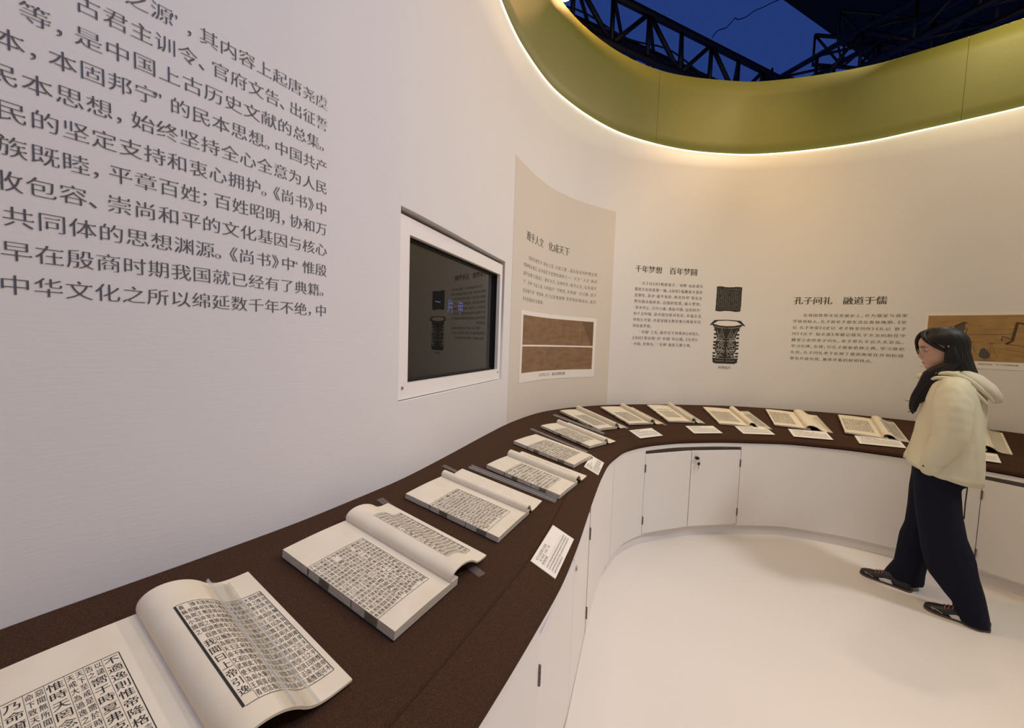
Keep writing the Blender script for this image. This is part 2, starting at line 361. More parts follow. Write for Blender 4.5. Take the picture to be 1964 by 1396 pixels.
print('DOORS', {k: np.round(x, 3).tolist() for k, x in hp.items()}, 'split', s_split)
zt, zb = .672, .088
doors = [(cab, (hp['a0'][0]+hp['a1'][0])/2, (hp['m0'][0]+hp['m1'][0])/2, (hp['b0'][0]+hp['b1'][0])/2)]
doorsL = [(cabL, hp['l0'][0], hp['q0'][0], (hp['n0'][0]+hp['n1'][0])/2)]
sr0 = hp['r0'][0]; doorsR = [(cab, sr0, sr0+.42, sr0+.84)]
def cab_face(root, s0, s1, drs):
    mb = MB(); cuts = []
    for d in drs: cuts += [d[1], d[3]]
    ss = sorted(set([round(float(q), 5) for q in np.r_[np.arange(s0, s1, .03), s1, cuts]])); zz = [.08, zb, zt+.026, Z_FRONT-.033]
    v = [fpt(s, 0, z) for s in ss for z in zz]; f = []
    for i in range(len(ss)-1):
        for k in range(3):
            m = (ss[i]+ss[i+1])/2
            if k == 1 and any(d[1] < m < d[3] for d in drs): continue
            f.append((i*4+k, i*4+k+1, (i+1)*4+k+1, (i+1)*4+k))
    mb.add(v, f)
    for i in range(len(ss)-1): mb.add([fpt(ss[i], 0, .08), fpt(ss[i+1], 0, .08), fpt(ss[i+1], -.06, .08), fpt(ss[i], -.06, .08)], [(0, 1, 2, 3)])
    sg_ = MB()  # near-black strip, shade under the slab put in as colour
    for i in range(len(ss)-1): sg_.add([fpt(ss[i], -.012, Z_FRONT-.036), fpt(ss[i+1], -.012, Z_FRONT-.036), fpt(ss[i+1], -.012, Z_FRONT-.0255), fpt(ss[i], -.012, Z_FRONT-.0255), fpt(ss[i+1], 0, Z_FRONT-.033), fpt(ss[i], 0, Z_FRONT-.033)], [(0, 1, 2, 3), (5, 4, 1, 0)])
    sg_.build('shadow_gap', M['seam'], root)
    o = mb.build('front_panel', M['cab'], root)
    o.data.shade_smooth(); o.data.set_sharp_from_angle(angle=math.radians(30))
    pl = MB()
    for i in range(len(ss)-1):
        pl.add([fpt(ss[i], -.022, .0), fpt(ss[i+1], -.022, .0), fpt(ss[i+1], -.022, .045), fpt(ss[i], -.022, .045), fpt(ss[i+1], -.032, .085), fpt(ss[i], -.032, .085)], [(0, 1, 2, 3), (3, 2, 4, 5)])
    o = pl.build('plinth', M['cab'], root)
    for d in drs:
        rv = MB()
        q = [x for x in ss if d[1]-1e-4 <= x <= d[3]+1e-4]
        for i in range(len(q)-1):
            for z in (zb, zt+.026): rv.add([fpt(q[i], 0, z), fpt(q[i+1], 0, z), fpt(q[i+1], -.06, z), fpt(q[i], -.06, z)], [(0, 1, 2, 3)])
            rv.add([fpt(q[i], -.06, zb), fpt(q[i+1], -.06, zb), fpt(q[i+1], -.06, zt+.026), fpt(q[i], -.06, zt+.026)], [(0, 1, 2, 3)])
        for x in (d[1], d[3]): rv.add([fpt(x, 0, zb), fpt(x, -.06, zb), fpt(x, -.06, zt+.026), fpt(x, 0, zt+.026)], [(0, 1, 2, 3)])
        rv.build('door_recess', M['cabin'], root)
def door(root, sa, sbb, off, top_, hinge_at_a, lock=False, key=False):
    a = np.array(fpt(sa, off[0], 0)); b = np.array(fpt(sbb, off[1], 0)); d = b-a; L = np.linalg.norm(d); e = d/L; n = np.array([e[1], -e[0], 0])
    T = frame(a, e, -n, (0, 0, 1))       # local y points into the cabinet
    mb = MB().bbox(.0025, L-.0025, 0, .018, zb+.003, top_, .0012, T)
    dr = mb.build('door', M['cab'], root)
    hx = .004 if hinge_at_a else L-.004
    for z in (zb+.10, top_-.10):
        h = MB()
        for k in range(3): h.tube(T@Vector((hx, -.004, z-.028+k*.019)), T@Vector((hx, -.004, z-.028+k*.019+.018)), .0042, 8)
        sgn = 1 if hinge_at_a else -1
        h.box(min(hx, hx+sgn*.004), max(hx, hx+sgn*.004), -.0022, 0, z-.028, z+.028, T)
        h.build('hinge', M['darkmetal'], dr)
    if lock:
        lx = .035 if not hinge_at_a else L-.035; lx = .022+.013; z = top_-.05
        if hinge_at_a: lx = L-.035
        k = MB().tube(T@Vector((lx, .0, z)), T@Vector((lx, -.004, z)), .010, 16)
        k.tube(T@Vector((lx, -.004, z)), T@Vector((lx, -.006, z)), .007, 16); k.build('lock', M['metal'], dr)
        if key:
            k = MB(); k.tube(T@Vector((lx, -.006, z)), T@Vector((lx, -.018, z)), .0025, 8)
            k.build('key_shaft', M['metal'], dr)
            k = MB(); k.tube(T@Vector((lx-.004, -.018, z+.001)), T@Vector((lx-.004, -.0225, z+.001)), .0125, 14); k.bbox(lx-.006, lx+.017, -.0225, -.018, z-.012, z+.008, .002, T); k.build('key_head', M['black'], dr)
            r = [T@Vector((lx+.016+.007*math.cos(t), -.022, z-.018+.012*math.sin(t))) for t in np.linspace(0, 2*math.pi, 14)]
            k = MB().path(r, .0007, 5); k.build('key_ring', M['metal'], dr)
            k = MB().tube(T@Vector((lx+.012, -.020, z-.042)), T@Vector((lx+.012, -.0245, z-.042)), .011, 14); k.bbox(lx+.004, lx+.020, -.0245, -.020, z-.052, z-.030, .002, T); k.build('key_head', M['black'], dr)
            k = MB().box(lx+.009, lx+.015, -.023, -.0215, z-.082, z-.050, T); k.build('key_shaft', M['metal'], dr)
    return dr
cab_face(cabL, .02, s_split-.0012, doorsL); cab_face(cab, s_split+.0012, frontp.L-.02, doors+doorsR)
for root, a, m, b in doors:
    door(root, a, m, (.000, .016), zt, True); door(root, m, b, (.016, .000), zt, False, True, True)
for root, a, m, b in doorsL:
    door(root, a, m, (-.002, -.002), zt, True, False); door(root, m, b, (-.002, -.002), zt, False, True)
for root, a, m, b in doorsR:
    door(root, a, m, (-.002, .004), zt, True); door(root, m, b, (.004, -.002), zt, False, True)
# ------------------------------------------------------------------ glyphs: outlines of the built-in font, redrawn with thin horizontals like printed Song type
class Glyphs:
    def __init__(s): s.want = set(); s.g = {}
    def need(s, t): s.want |= set(t)-set(' 　\n')
    def load(s):
        chars = ['国']+sorted(s.want-{'国'})+['国']; cu = bpy.data.curves.new('type', 'FONT'); cu.body = '\n'.join(chars); cu.size = 1; cu.space_line = 3
        o = bpy.data.objects.new('type', cu); C.objects.link(o); bpy.context.view_layer.update()
        dg = bpy.context.evaluated_depsgraph_get(); k = o.to_curve(dg)
        raw = []
        for sp in k.splines:
            bp = sp.bezier_points
            P = [(np.array(b.handle_left[:2]), np.array(b.co[:2]), np.array(b.handle_right[:2])) for b in bp]; raw.append(P)
        ys = np.array([np.mean([p[1][1] for p in P]) for P in raw])
        allp = np.array([p[1] for P in raw for p in P])
        # first line is the calibration glyph
        lh = None
        top_ = ys.max(); first = [P for P, y in zip(raw, ys) if y > top_-1.2]
        a = np.array([p[1] for P in first for p in P]); mn, mx = a.min(0), a.max(0)
        kx = .82/(mx[0]-mn[0]); cx = (mn[0]+mx[0])/2; cy = (mn[1]+mx[1])/2
        last = np.array([p[1] for P, y in zip(raw, ys) if y < ys.min()+1.2 for p in P]); lh = (cy-(last[:, 1].min()+last[:, 1].max())/2)/(len(chars)-1)
        groups = {}
        for P, y in zip(raw, ys): groups.setdefault(int(round((cy-y)/lh)), []).append(P)
        print('GLYPHS', len(chars), 'kx', kx, 'lh', lh, 'groups', len(groups))
        for i, ch in enumerate(chars[:-1]):
            sh = np.array([cx, cy-i*lh]); s.g[ch] = [[((a-sh)*kx, (b-sh)*kx, (c-sh)*kx) for a, b, c in P] for P in groups.get(i, [])]
        o.to_curve_clear(); bpy.data.objects.remove(o); s.cache = {}
    def filled(s, gg):      # slower fill through a 2D curve, for outlines the quick triangulator stumbles on
        cu = bpy.data.curves.new('fill', 'CURVE'); cu.dimensions = '2D'; cu.fill_mode = 'BOTH'
        for A in gg:
            sp = cu.splines.new('POLY'); sp.points.add(len(A)-1); sp.points.foreach_set('co', np.c_[A, np.zeros(len(A)), np.ones(len(A))].ravel()); sp.use_cyclic_u = True
        o = bpy.data.objects.new('fill', cu); me = o.to_mesh(); v = np.array([q.co[:2] for q in me.vertices]).reshape(-1, 2); me.calc_loop_triangles(); t = [tuple(q.vertices) for q in me.loop_triangles]
        o.to_mesh_clear(); bpy.data.objects.remove(o); bpy.data.curves.remove(cu)
        return (v, t) if len(t) else (np.vstack(gg), [])
    def tri(s, ch, style):
        """style: (near detail, horizontal thinning, vertical change, serif)"""
        if (ch, style) in s.cache: return s.cache[(ch, style)]
        n, ty, tx, serif = style; loops = []; extra = []
        for P in s.g.get(ch, []):
            pts = []; m = len(P)
            for i in range(m):
                a, b = P[i], P[(i+1) % m]; p0, p1, p2, p3 = a[1], a[2], b[0], b[1]; pts.append(p0)
                d = p3-p0; L = np.hypot(*d)+1e-9; dev = max(abs(d[0]*(p1-p0)[1]-d[1]*(p1-p0)[0]), abs(d[0]*(p2-p0)[1]-d[1]*(p2-p0)[0]))/L
                if dev > .012:
                    for t in np.linspace(0, 1, n+1)[1:-1]: pts.append((1-t)**3*p0+3*(1-t)**2*t*p1+3*(1-t)*t*t*p2+t**3*p3)
            q = [pts[0]]
            for p in pts[1:]:
                if np.hypot(*(p-q[-1])) > .004: q.append(p)
            if len(q) > 2 and np.hypot(*(q[0]-q[-1])) < .004: q.pop()
            if len(q) < 3: continue
            A = np.array(q); loops.append(A)
        area_ = lambda A: .5*np.sum(A[:, 0]*np.roll(A[:, 1], -1)-np.roll(A[:, 0], -1)*A[:, 1])
        if loops:
            if not hasattr(s, 'sg'):
                q0 = [np.array([p[1] for p in P]) for P in s.g['国']]; s.sg = np.sign(area_(max(q0, key=lambda A: abs(area_(A)))))
            sg = s.sg if ord(ch) > 0x2E80 else np.sign(area_(max(loops, key=lambda A: abs(area_(A)))))
            out = []
            for A in loops:
                nx_, pv = np.roll(A, -1, 0), np.roll(A, 1, 0)
                e1 = A-pv; e2 = nx_-A; e1 /= np.linalg.norm(e1, axis=1)[:, None]+1e-9; e2 /= np.linalg.norm(e2, axis=1)[:, None]+1e-9
                n1 = np.c_[e1[:, 1], -e1[:, 0]]*sg; n2 = np.c_[e2[:, 1], -e2[:, 0]]*sg     # outward normals
                dy = np.where(abs(n1[:, 1]) > abs(n2[:, 1]), n1[:, 1], n2[:, 1]); dx = np.where(abs(n1[:, 0]) > abs(n2[:, 0]), n1[:, 0], n2[:, 0])
                Bq = A.copy(); Bq[:, 1] -= ty*dy*np.abs(dy)**1.5; Bq[:, 0] += tx*dx*np.abs(dx)**1.5
                if serif:
                    m = len(A)
                    for i in range(m):
                        j = (i+1) % m; L = A[j]-A[i]
                        if abs(L[0]) < .012 and .05 < abs(L[1]) < .085 and (L[1]*sg) > 0:   # right end of a horizontal stroke
                            yt = max(Bq[i][1], Bq[j][1]); x = Bq[i][0]; extra.append(np.array([(x+.006, yt-.02), (x-.10, yt-.004), (x-.035, yt+.040)]))
                out.append(Bq)
            loops = out
        V0 = []; T0 = []; base = 0
        if loops:
            outer = [A for A in loops if area_(A)*sg > 0]; holes = [A for A in loops if area_(A)*sg <= 0]
            grp = [[A] for A in outer]
            def inside(p, A):
                x, y = A[:, 0], A[:, 1]; x2, y2 = np.roll(x, -1), np.roll(y, -1); c = (y > p[1]) != (y2 > p[1])
                return (np.sum(c & (p[0] < (x2-x)*(p[1]-y)/np.where(y2 == y, 1e-9, y2-y)+x)) % 2) == 1
            for hq in holes:
                best = None
                for gg in grp:
                    if inside(hq.mean(0)*0+hq[0], gg[0]) and (best is None or abs(area_(gg[0])) < abs(area_(best[0]))): best = gg
                if best is not None: best.append(hq)
            VV = []; 
            for gg in grp:
                gg[1:] = [h for h in gg[1:] if abs(area_(h)) > 1e-5]
                try: t = tessellate_polygon([[Vector((p[0], p[1], 0)) for p in A] for A in gg])
                except Exception: t = []
                net = abs(area_(gg[0]))-sum(abs(area_(h)) for h in gg[1:]); pp = np.vstack(gg); ar = sum(abs((pp[b_][0]-pp[a_][0])*(pp[c_][1]-pp[a_][1])-(pp[b_][1]-pp[a_][1])*(pp[c_][0]-pp[a_][0]))/2 for a_, b_, c_ in t)
                if abs(ar-net) > .04*net+.0006: s.bad = getattr(s, 'bad', 0)+1; t = s.filled(gg); pp2, t2 = t; T0 += [tuple(i+base for i in x) for x in t2]; VV.append(pp2); base += len(pp2); continue
                T0 += [tuple(i+base for i in x) for x in t]; VV += gg; base += sum(len(A) for A in gg)
            V0 = np.vstack(VV) if VV else np.zeros((0, 2))
            for E_ in extra: V0 = np.vstack([V0, E_]); T0.append((base, base+1, base+2)); base += 3
        Vq = np.array(V0, float).reshape(-1, 2); Tq = np.array(T0, int).reshape(-1, 3)
        if loops and len(Tq) and ty+abs(tx) > 0:      # a glyph the redrawing upset goes back to its plain outline
            ar = np.abs((Vq[Tq[:, 1], 0]-Vq[Tq[:, 0], 0])*(Vq[Tq[:, 2], 1]-Vq[Tq[:, 0], 1])-(Vq[Tq[:, 1], 1]-Vq[Tq[:, 0], 1])*(Vq[Tq[:, 2], 0]-Vq[Tq[:, 0], 0])).sum()/2
            net = abs(sum(area_(np.array([p[1] for p in P])) for P in s.g.get(ch, [])))
            if not (.5 < ar/max(net, 1e-6) < 1.45): s.reset = getattr(s, 'reset', '')+ch; s.cache[(ch, style)] = s.tri(ch, (4, .018, .0, True) if style != (4, .018, .0, True) else (4, 0., 0., False)); return s.cache[(ch, style)]
        r = (Vq, Tq); s.cache[(ch, style)] = r; return r
G = Glyphs()
WIDE = {'“': .5, '”': .5, '，': .62, '。': .62, '、': .62, '；': .62, '：': .62, '《': .62, '》': .62, '·': .5, '7': .55}
def text_mesh(name, items, mapper, m, parent, style=(3, .017, .0, True)):
    """items: (char, x centre, y centre, width, height) in the sheet's own plane"""
    vs = []; fs = []; n = 0
    for ch, x, y, w_, h_ in items:
        if ch in ' 　': continue
        v, t = G.tri(ch, style)
        if len(t) == 0: continue
        vs.append(v*[w_, h_]+[x, y]); fs.append(t+n); n += len(v)
    if not vs: return None
    P = mapper(np.vstack(vs)); F_ = np.vstack(fs)
    return tag(link_mesh(name, P, F_.tolist(), m, parent), kind='stuff' if len(vs) > 1 else None)
def char_parts(items, mapper, m, parent, style):
    for it in items: text_mesh('character', [it], mapper, m, parent, style)
def strip_items(pts): return pts
def wall_map(off=.0012):
    def f(p):
        x, y = wallp.arr(p[:, 0], off); return np.c_[x, y, p[:, 1]]
    return f
def fine(P, T, mx=.03):
    bm = bmesh.new(); vs = [bm.verts.new((float(p[0]), float(p[1]), 0)) for p in P]
    for t in T:
        try: bm.faces.new([vs[i] for i in t])
        except ValueError: pass
    for _ in range(6):
        e = [x for x in bm.edges if x.calc_length() > mx]
        if not e: break
        bmesh.ops.subdivide_edges(bm, edges=e, cuts=1); bmesh.ops.triangulate(bm, faces=[f for f in bm.faces if len(f.verts) > 3])
    bm.verts.index_update(); r = np.array([v.co[:2] for v in bm.verts]), [[v.index for v in f.verts] for f in bm.faces]; bm.free(); return r
def wall_patch(name, c, m, parent, off=.001, nx=10, nz=1, thick=0):
    """quad patch on the wall; c = four (s,z): TL TR BR BL"""
    c = [np.array(q) for q in c]; v = []; f = []
    for j in range(nz+1):
        for i in range(nx+1):
            t = i/nx; u = j/nz; p = (c[3]*(1-t)+c[2]*t)*(1-u)+(c[0]*(1-t)+c[1]*t)*u
            x, y = wallp.arr(p[0], off); v.append((float(x), float(y), p[1]))
    for j in range(nz):
        for i in range(nx):
            a = j*(nx+1)+i; f.append((a, a+1, a+nx+2, a+nx+1))
    if thick:
        n0 = len(v)
        rim = [i for i in range(nx+1)]+[nx+(nx+1)*j for j in range(1, nz+1)]+[nz*(nx+1)+i for i in range(nx-1, -1, -1)]+[(nx+1)*j for j in range(nz-1, 0, -1)]
        q = len(v)
        for r in rim:
            # push back to the wall face
            P = np.array(v[r]); k = None
            v.append(None)
        # recompute with zero offset
        for kk, r in enumerate(rim):
            j, i = divmod(r, nx+1); t = i/nx; u = j/nz; p = (c[3]*(1-t)+c[2]*t)*(1-u)+(c[0]*(1-t)+c[1]*t)*u
            x, y = wallp.arr(p[0], .0002); v[q+kk] = (float(x), float(y), p[1])
        for kk in range(len(rim)): f.append((rim[kk], q+kk, q+(kk+1) % len(rim), rim[(kk+1) % len(rim)]))
    return link_mesh(name, v, f, m, parent)
def row_items(t, s0, em_, z, hz, justify=None):
    wt = [WIDE.get(ch, 1) for ch in t]; k = em_ if justify is None else (justify-s0)/sum(wt); it = []; x = s0
    for ch, a in zip(t, wt):
        gx = x+k*a/2
        if ch in '，。、；：': gx += k*.45-k*a/2
        if ch in '《': gx -= k*.19
        if ch in '》': gx += k*.19
        if ch in '，。、': pass
        it.append((ch, gx, z, k if a == 1 or ch in '，。、；：《》' else k*.8, hz)); x += k*a
    return it
BIG = [('之源”，其内容上起唐尧虞', (262, -14), (616, 199)), ('古君主训令、官府文告、出征誓', (168, -8), (616, 237)), ('等，是中国上古历史文献的总集。', (66, 8), (617, 279)),
 ('本，本固邦宁”的民本思想。中国共产', (16, 44), (616, 313)), ('民本思想，始终坚持全心全意为人民', (2, 112), (616, 359)), ('民的坚定支持和衷心拥护。《尚书》中', (22, 186), (616, 399)),
 ('族既睦，平章百姓；百姓昭明，协和万', (22, 258), (616, 438)), ('收包容、崇尚和平的文化基因与核心', (12, 326), (616, 480)), ('共同体的思想渊源。《尚书》中“惟殷', (35, 400), (616, 518)),
 ('早在殷商时期我国就已经有了典籍。', (31.5, 466.6), (617, 560)), ('中华文化之所以绵延数千年不绝，中', (28.8, 534), (616.6, 595.7))]
PA = ['　　《周易》被誉为“群经之首，大道之源”，蕴含着深刻的理论思', '维和辩证观念，是中国哲学思想的源泉之一。“天文”“人文”两词', '最早出现于《周易》，“观乎天文，以察时变；观乎人文，以化成天', '下”。书中“凡益之道，与时偕行”“穷则变，变则通”“天行健，君子', '以自强不息”“地势坤，君子以厚德载物”等思想影响深远，成为', '中华民族的文化精神。']
PB = ['　　孔子以《诗》教授弟子，“诗教”由此成为', '儒家文化的重要一端。《诗经》蕴藏着丰富的', '思想性，其中“靡不有初，鲜克有终”等名言', '警句蕴含着修身、治国的智慧，催人警觉。', '“民亦劳止，汔可小康。惠此中国，以绥四方”', '的千古吟唱，是中国百姓对安定、幸福生活', '的恒久守望，亦是穿越无数苦难与辉煌岁月', '的执着梦想。', '　　“中国”之名，最早见于何尊和《诗经》。', '《诗经》里出现7次“中国”的记载，《毛传》：', '“中国，京师也。”“京师”就是王都之地。']
PC = ['　　在我国思想文化发展史上，作为儒家与道家', '学说创始人，孔子和老子都生活在春秋晚期，《史', '记·孔子世家》《史记·老子韩非列传》《礼记·曾子', '问》《庄子·知北游》等都记载孔子多次向担任守', '藏室之史的老子问礼。老子带孔子访大夫苌弘，', '学习乐律、乐理；引孔子观看祭神之典，学习祭祀', '礼仪。孔子问礼老子反映了儒道两家在开创阶段', '即有开放包容、兼收并蓄的鲜明特点。']
HA, HB, HC = '观乎人文　化成天下', '千年梦想　百年梦圆', '孔子问礼　融道于儒'
CAPA, CAPB, CAPC = '帛书《易之义》　湖南省博物馆藏', '何尊拓片', '明彩绘卷　孔子博物馆藏'
POOL = '惟天不與言無堅固治者故輔佐我我其敢求天位乎惟帝不與惟我下民秉為惟天明畏言天之明德可畏之效也周公以王命誥殷之遺士曰天既大降喪于殷王既黜殷命我有周受其命惟我下民秉心為我皆是天明德可畏也正義曰此經大意言天命無常惟德是輔殷王不道故天命周也傳稱王命之訓故以為天命文武使為王者之事因言周王以道取之非有所貪也'
POOL2 = '子曰學而時習之不亦說乎有朋自遠方來不亦樂乎人不知而不慍不亦君子乎有子曰其為人也孝弟而好犯上者鮮矣君子務本本立而道生孝弟也者其為仁之本與曾子曰吾日三省吾身為人謀而不忠乎與朋友交而不信乎傳不習乎道千乘之國敬事而信節用而愛人使民以時弟子入則孝出則弟謹而信汎愛眾而親仁行有餘力則以學文'
POOL3 = '關關雎鳩在河之洲窈窕淑女君子好逑參差荇菜左右流之求之不得寤寐思服悠哉悠哉輾轉反側采采卷耳不盈頃筐嗟我懷人寘彼周行陟彼高岡我馬玄黃我姑酌彼兕觥維以不永傷南有樛木葛藟纍之樂只君子福履綏之桃之夭夭灼灼其華之子于歸宜其室家'
B1L = [('S', '言上天欲民長逸樂有夏桀為政不之逸樂', '不適逸則惟帝降格'), ('s', '以譴告之', '嚮于時夏弗克庸帝大淫泆有辭'), ('d', '天下至戒是嚮於時夏桀不背棄桀不能用天戒大為過逸之行有惡辭聞於世惟是桀有惡'), ('b', '惟時天罔念聞厥惟廢元命降致罰'), ('d', '惡聞無所聞此經言其大命下致天罰亡國之罰'), ('b', '乃命爾先祖成湯革夏俊民甸四方'), ('d', '湯更代夏用其賢人治四方'), ('b', '自成湯至于帝乙罔不明德恤祀')]
CARD = ['朱文公校昌黎先生集傳', '（唐）韓愈撰　朱熹校　宋刻', '國家圖書館藏', '此書為宋代所刻版式疏朗字體端方墨色精良紙質瑩潔', '書中鈐印累累流傳有緒為歷代藏書家所珍視今據原書', '影印俾學者得窺其貌以供研習古代典籍之用並廣流傳', '紙墨俱佳殊可寶貴']
for t in [r[0] for r in BIG]+PA+PB+PC+[HA, HB, HC, CAPA, CAPB, CAPC, POOL, POOL2, POOL3, '一片甲骨驚天下其三曰惟彼陶唐有此冀方二訓之內作色荒外禽甘酒嗜音峻宇彫牆于未或不亡有子我聞曰上帝引逸有夏孔']+[x for r in B1L for x in r[1:]]+CARD: G.need(t)
G.load()

# ------------------------------------------------------------------ lettering and prints on the walls
def text_thing(name, label, cat, centre_px):
    s, z = wallp.hit(centre_px); x, y = wallp.arr(s, .001); r = wallp.room(s); t = wallp.tan(s)
    o = empty(name, frame((float(x), float(y), z), (t[0], t[1], 0), (-r[0], -r[1], 0), (0, 0, 1))); tag(o, label, cat); return o
root = text_thing('wall_text', 'very large dark grey Chinese paragraph lettered on the pale left wall', 'wall text', (400, 350))
zs_r = []
for t, a, b in BIG:
    (s0, z0), (s1, z1) = wallp.hit(a), wallp.hit(b); zs_r.append((s0, z0, s1, z1))
zR = np.array([q[3] for q in zs_r]); k = np.polyfit(np.arange(len(zR)), zR, 1); em = -k[0]/1.62
print('BIG rows', np.round(zR, 3), 'pitch', k, 'lefts', np.round([q[1]-q[3] for q in zs_r], 3), 'em widths', [round((q[2]-q[0])/(sum(WIDE.get(c, 1) for c in r[0][:-1])), 4) for q, r in zip(zs_r, BIG)])
emx = float(np.median([(q[2]-q[0])/(sum(WIDE.get(c, 1) for c in r[0][:-1])) for q, r in zip(zs_r, BIG)]))
s_right = float(np.median([q[2] for q in zs_r]))+emx/2
for i, ((t, a, b), q) in enumerate(zip(BIG, zs_r)):
    z = k[0]*i+k[1]; wts = [WIDE.get(c, 1) for c in t]
    s0 = q[0]-emx*wts[0]/2
    char_parts(row_items(t, s0, emx, z, emx*1.0, justify=s_right), wall_map(), M['walltext'], root, (4, .018, .0, True))
def block(root, rows, TL, TR, BL, BR, m, style, hk=1.0, sizek=.92):
    c = [wallp.hit(p) for p in (TL, TR, BR, BL)]; n = len(rows)-1
    sL = (c[0][0]+c[3][0])/2; sR = (c[1][0]+c[2][0])/2; z0 = (c[0][1]+c[1][1])/2; z1 = (c[3][1]+c[2][1])/2
    full = max(sum(WIDE.get(x, 1) for x in r) for r in rows); em_ = (sR-sL)/full
    for i, r in enumerate(rows):
        z = z0+(z1-z0)*i/n; wsum = sum(WIDE.get(x, 1) for x in r)
        it = row_items(r, sL, em_, z, em_*hk, justify=sR if wsum > full*.9 else None)
        text_mesh('text_line', [(a, b, c_, d*sizek, e*sizek) for a, b, c_, d, e in it], wall_map(), m, root, style)
    return em_, (z0-z1)/n, c
def heading(root, t, a, b, m, style, hk=1.0):
    (s0, z0), (s1, z1) = wallp.hit(a), wallp.hit(b); n = len(t)-1; em_ = (s1-s0)/n; z = (z0+z1)/2
    print('HEAD', t, round(z0, 3), round(z1, 3), 'em', round(em_, 3))
    char_parts([(ch, s0+em_*i, z, em_*1.0, em_*hk) for i, ch in enumerate(t)], wall_map(), m, root, style)
HS = (3, .010, .028, True); TS = (2, .010, .010, False)
# beige panel painted on the left wall
pc = [wallp.hit(p) for p in [(989, 295.6), (1182.3, 405.9), (1163, 772), (973.5, 800)]]
sl = (pc[0][0]+pc[3][0])/2; sr_ = (pc[1][0]+pc[2][0])/2; zt_ = (pc[0][1]+pc[1][1])/2
print('PANEL', np.round(pc, 3))
pnl = wall_patch('painted_panel', [(sl, pc[0][1]), (sr_, pc[1][1]), (sr_, .885), (sl, .885)], M['panel'], wl, .0008, 30, 8)
root = text_thing('wall_text', 'Chinese heading and six-line paragraph on the beige wall panel beside the screen', 'wall text', (1072, 520))
heading(root, HA, (1014, 451), (1087.4, 484.5), M['walltext2'], HS, 1.08)
print('A', block(root, PA, (1004, 488), (1146.5, 529), (1002.8, 567), (1141.5, 597), M['walltext3'], TS)[:2])
root = text_thing('wall_text', 'Chinese heading and eleven-line paragraph left of the black bronze vessel print', 'wall text', (1280, 590))
heading(root, HB, (1224.7, 514.5), (1331, 523), M['walltext2'], HS)
print('B', block(root, PB, (1218, 542), (1349, 549.5), (1211.3, 657.8), (1341, 664.5), M['walltext3'], TS)[:2])
root = text_thing('wall_text', 'Chinese heading and eight-line paragraph left of the woman, on the far right wall', 'wall text', (1620, 640))
heading(root, HC, (1531.3, 577), (1690.7, 575.7), M['walltext2'], HS)
print('C', block(root, PC, (1521, 604.5), (1742.4, 604.8), (1514.5, 688), (1732, 694), M['walltext3'], TS, .86)[:2])

def print_thing(name, label, cat, TL, TR, BR, BL, m):
    c = [wallp.hit(p) for p in (TL, TR, BR, BL)]; s = np.mean([q[0] for q in c]); z = np.mean([q[1] for q in c])
    x, y = wallp.arr(s, .001); r = wallp.room(s); t = wallp.tan(s)
    o = empty(name, frame((float(x), float(y), z), (t[0], t[1], 0), (-r[0], -r[1], 0), (0, 0, 1))); tag(o, label, cat)
    sl_ = (c[0][0]+c[3][0])/2; sr2 = (c[1][0]+c[2][0])/2; zt2 = (c[0][1]+c[1][1])/2; zb2 = (c[2][1]+c[3][1])/2
    print(name, np.round([sl_, sr2, zt2, zb2], 3), 'raw', np.round(c, 3).tolist())
    return o, sl_, sr2, zt2, zb2
po, a, b, t, bt = print_thing('manuscript_poster', 'white-bordered poster of two brown manuscript scrolls under the text on the beige panel', 'poster', (999, 592), (1144, 612.6), (1138, 724), (994.6, 733.3), M['print_white'])
wall_patch('backing_sheet', [(a, t), (b, t), (b, bt), (a, bt)], M['print_white'], po, .003, 14, 2, thick=1)
W_, H_ = b-a, t-bt
for i, (v0, v1) in enumerate(((.06, .47), (.495, .865))):
    o = wall_patch('manuscript_picture', [(a+W_*.035, t-H_*v0), (b-W_*.03, t-H_*v0), (b-W_*.03, t-H_*v1), (a+W_*.035, t-H_*v1)], M['scroll'], po, .0036, 14, 1)
    if i == 0: wall_patch('dark_patch', [(a+W_*.84, t-H_*.075), (b-W_*.032, t-H_*.075), (b-W_*.032, t-H_*.46), (a+W_*.95, t-H_*.46)], M['scroll_dark'], o, .0038, 3, 1)
    it = []; nc = 34; rr = random.Random(5+i)
    for c_ in range(nc):
        x = a+W_*(.06+.89*c_/nc); nr = 15
        if rr.random() < .10: continue
        for r_ in range(nr):
            if rr.random() < .12: continue
            y = t-H_*(v0+.03+(v1-v0-.07)*(r_+.5)/nr); e = H_*(v1-v0)/nr*.72
            it.append((rr.choice('子曰天下中王之人大小上不十二三'), x, y, e, e))
    text_mesh('handwriting', it, wall_map(.0040), M['scroll_dark'], o, (1, .0, .0, False))
text_mesh('caption', row_items(CAPA, a+W_*.32, W_*.36/len(CAPA), bt+H_*.075, W_*.36/len(CAPA)*1.2), wall_map(.0038), M['walltext3'], po, TS)

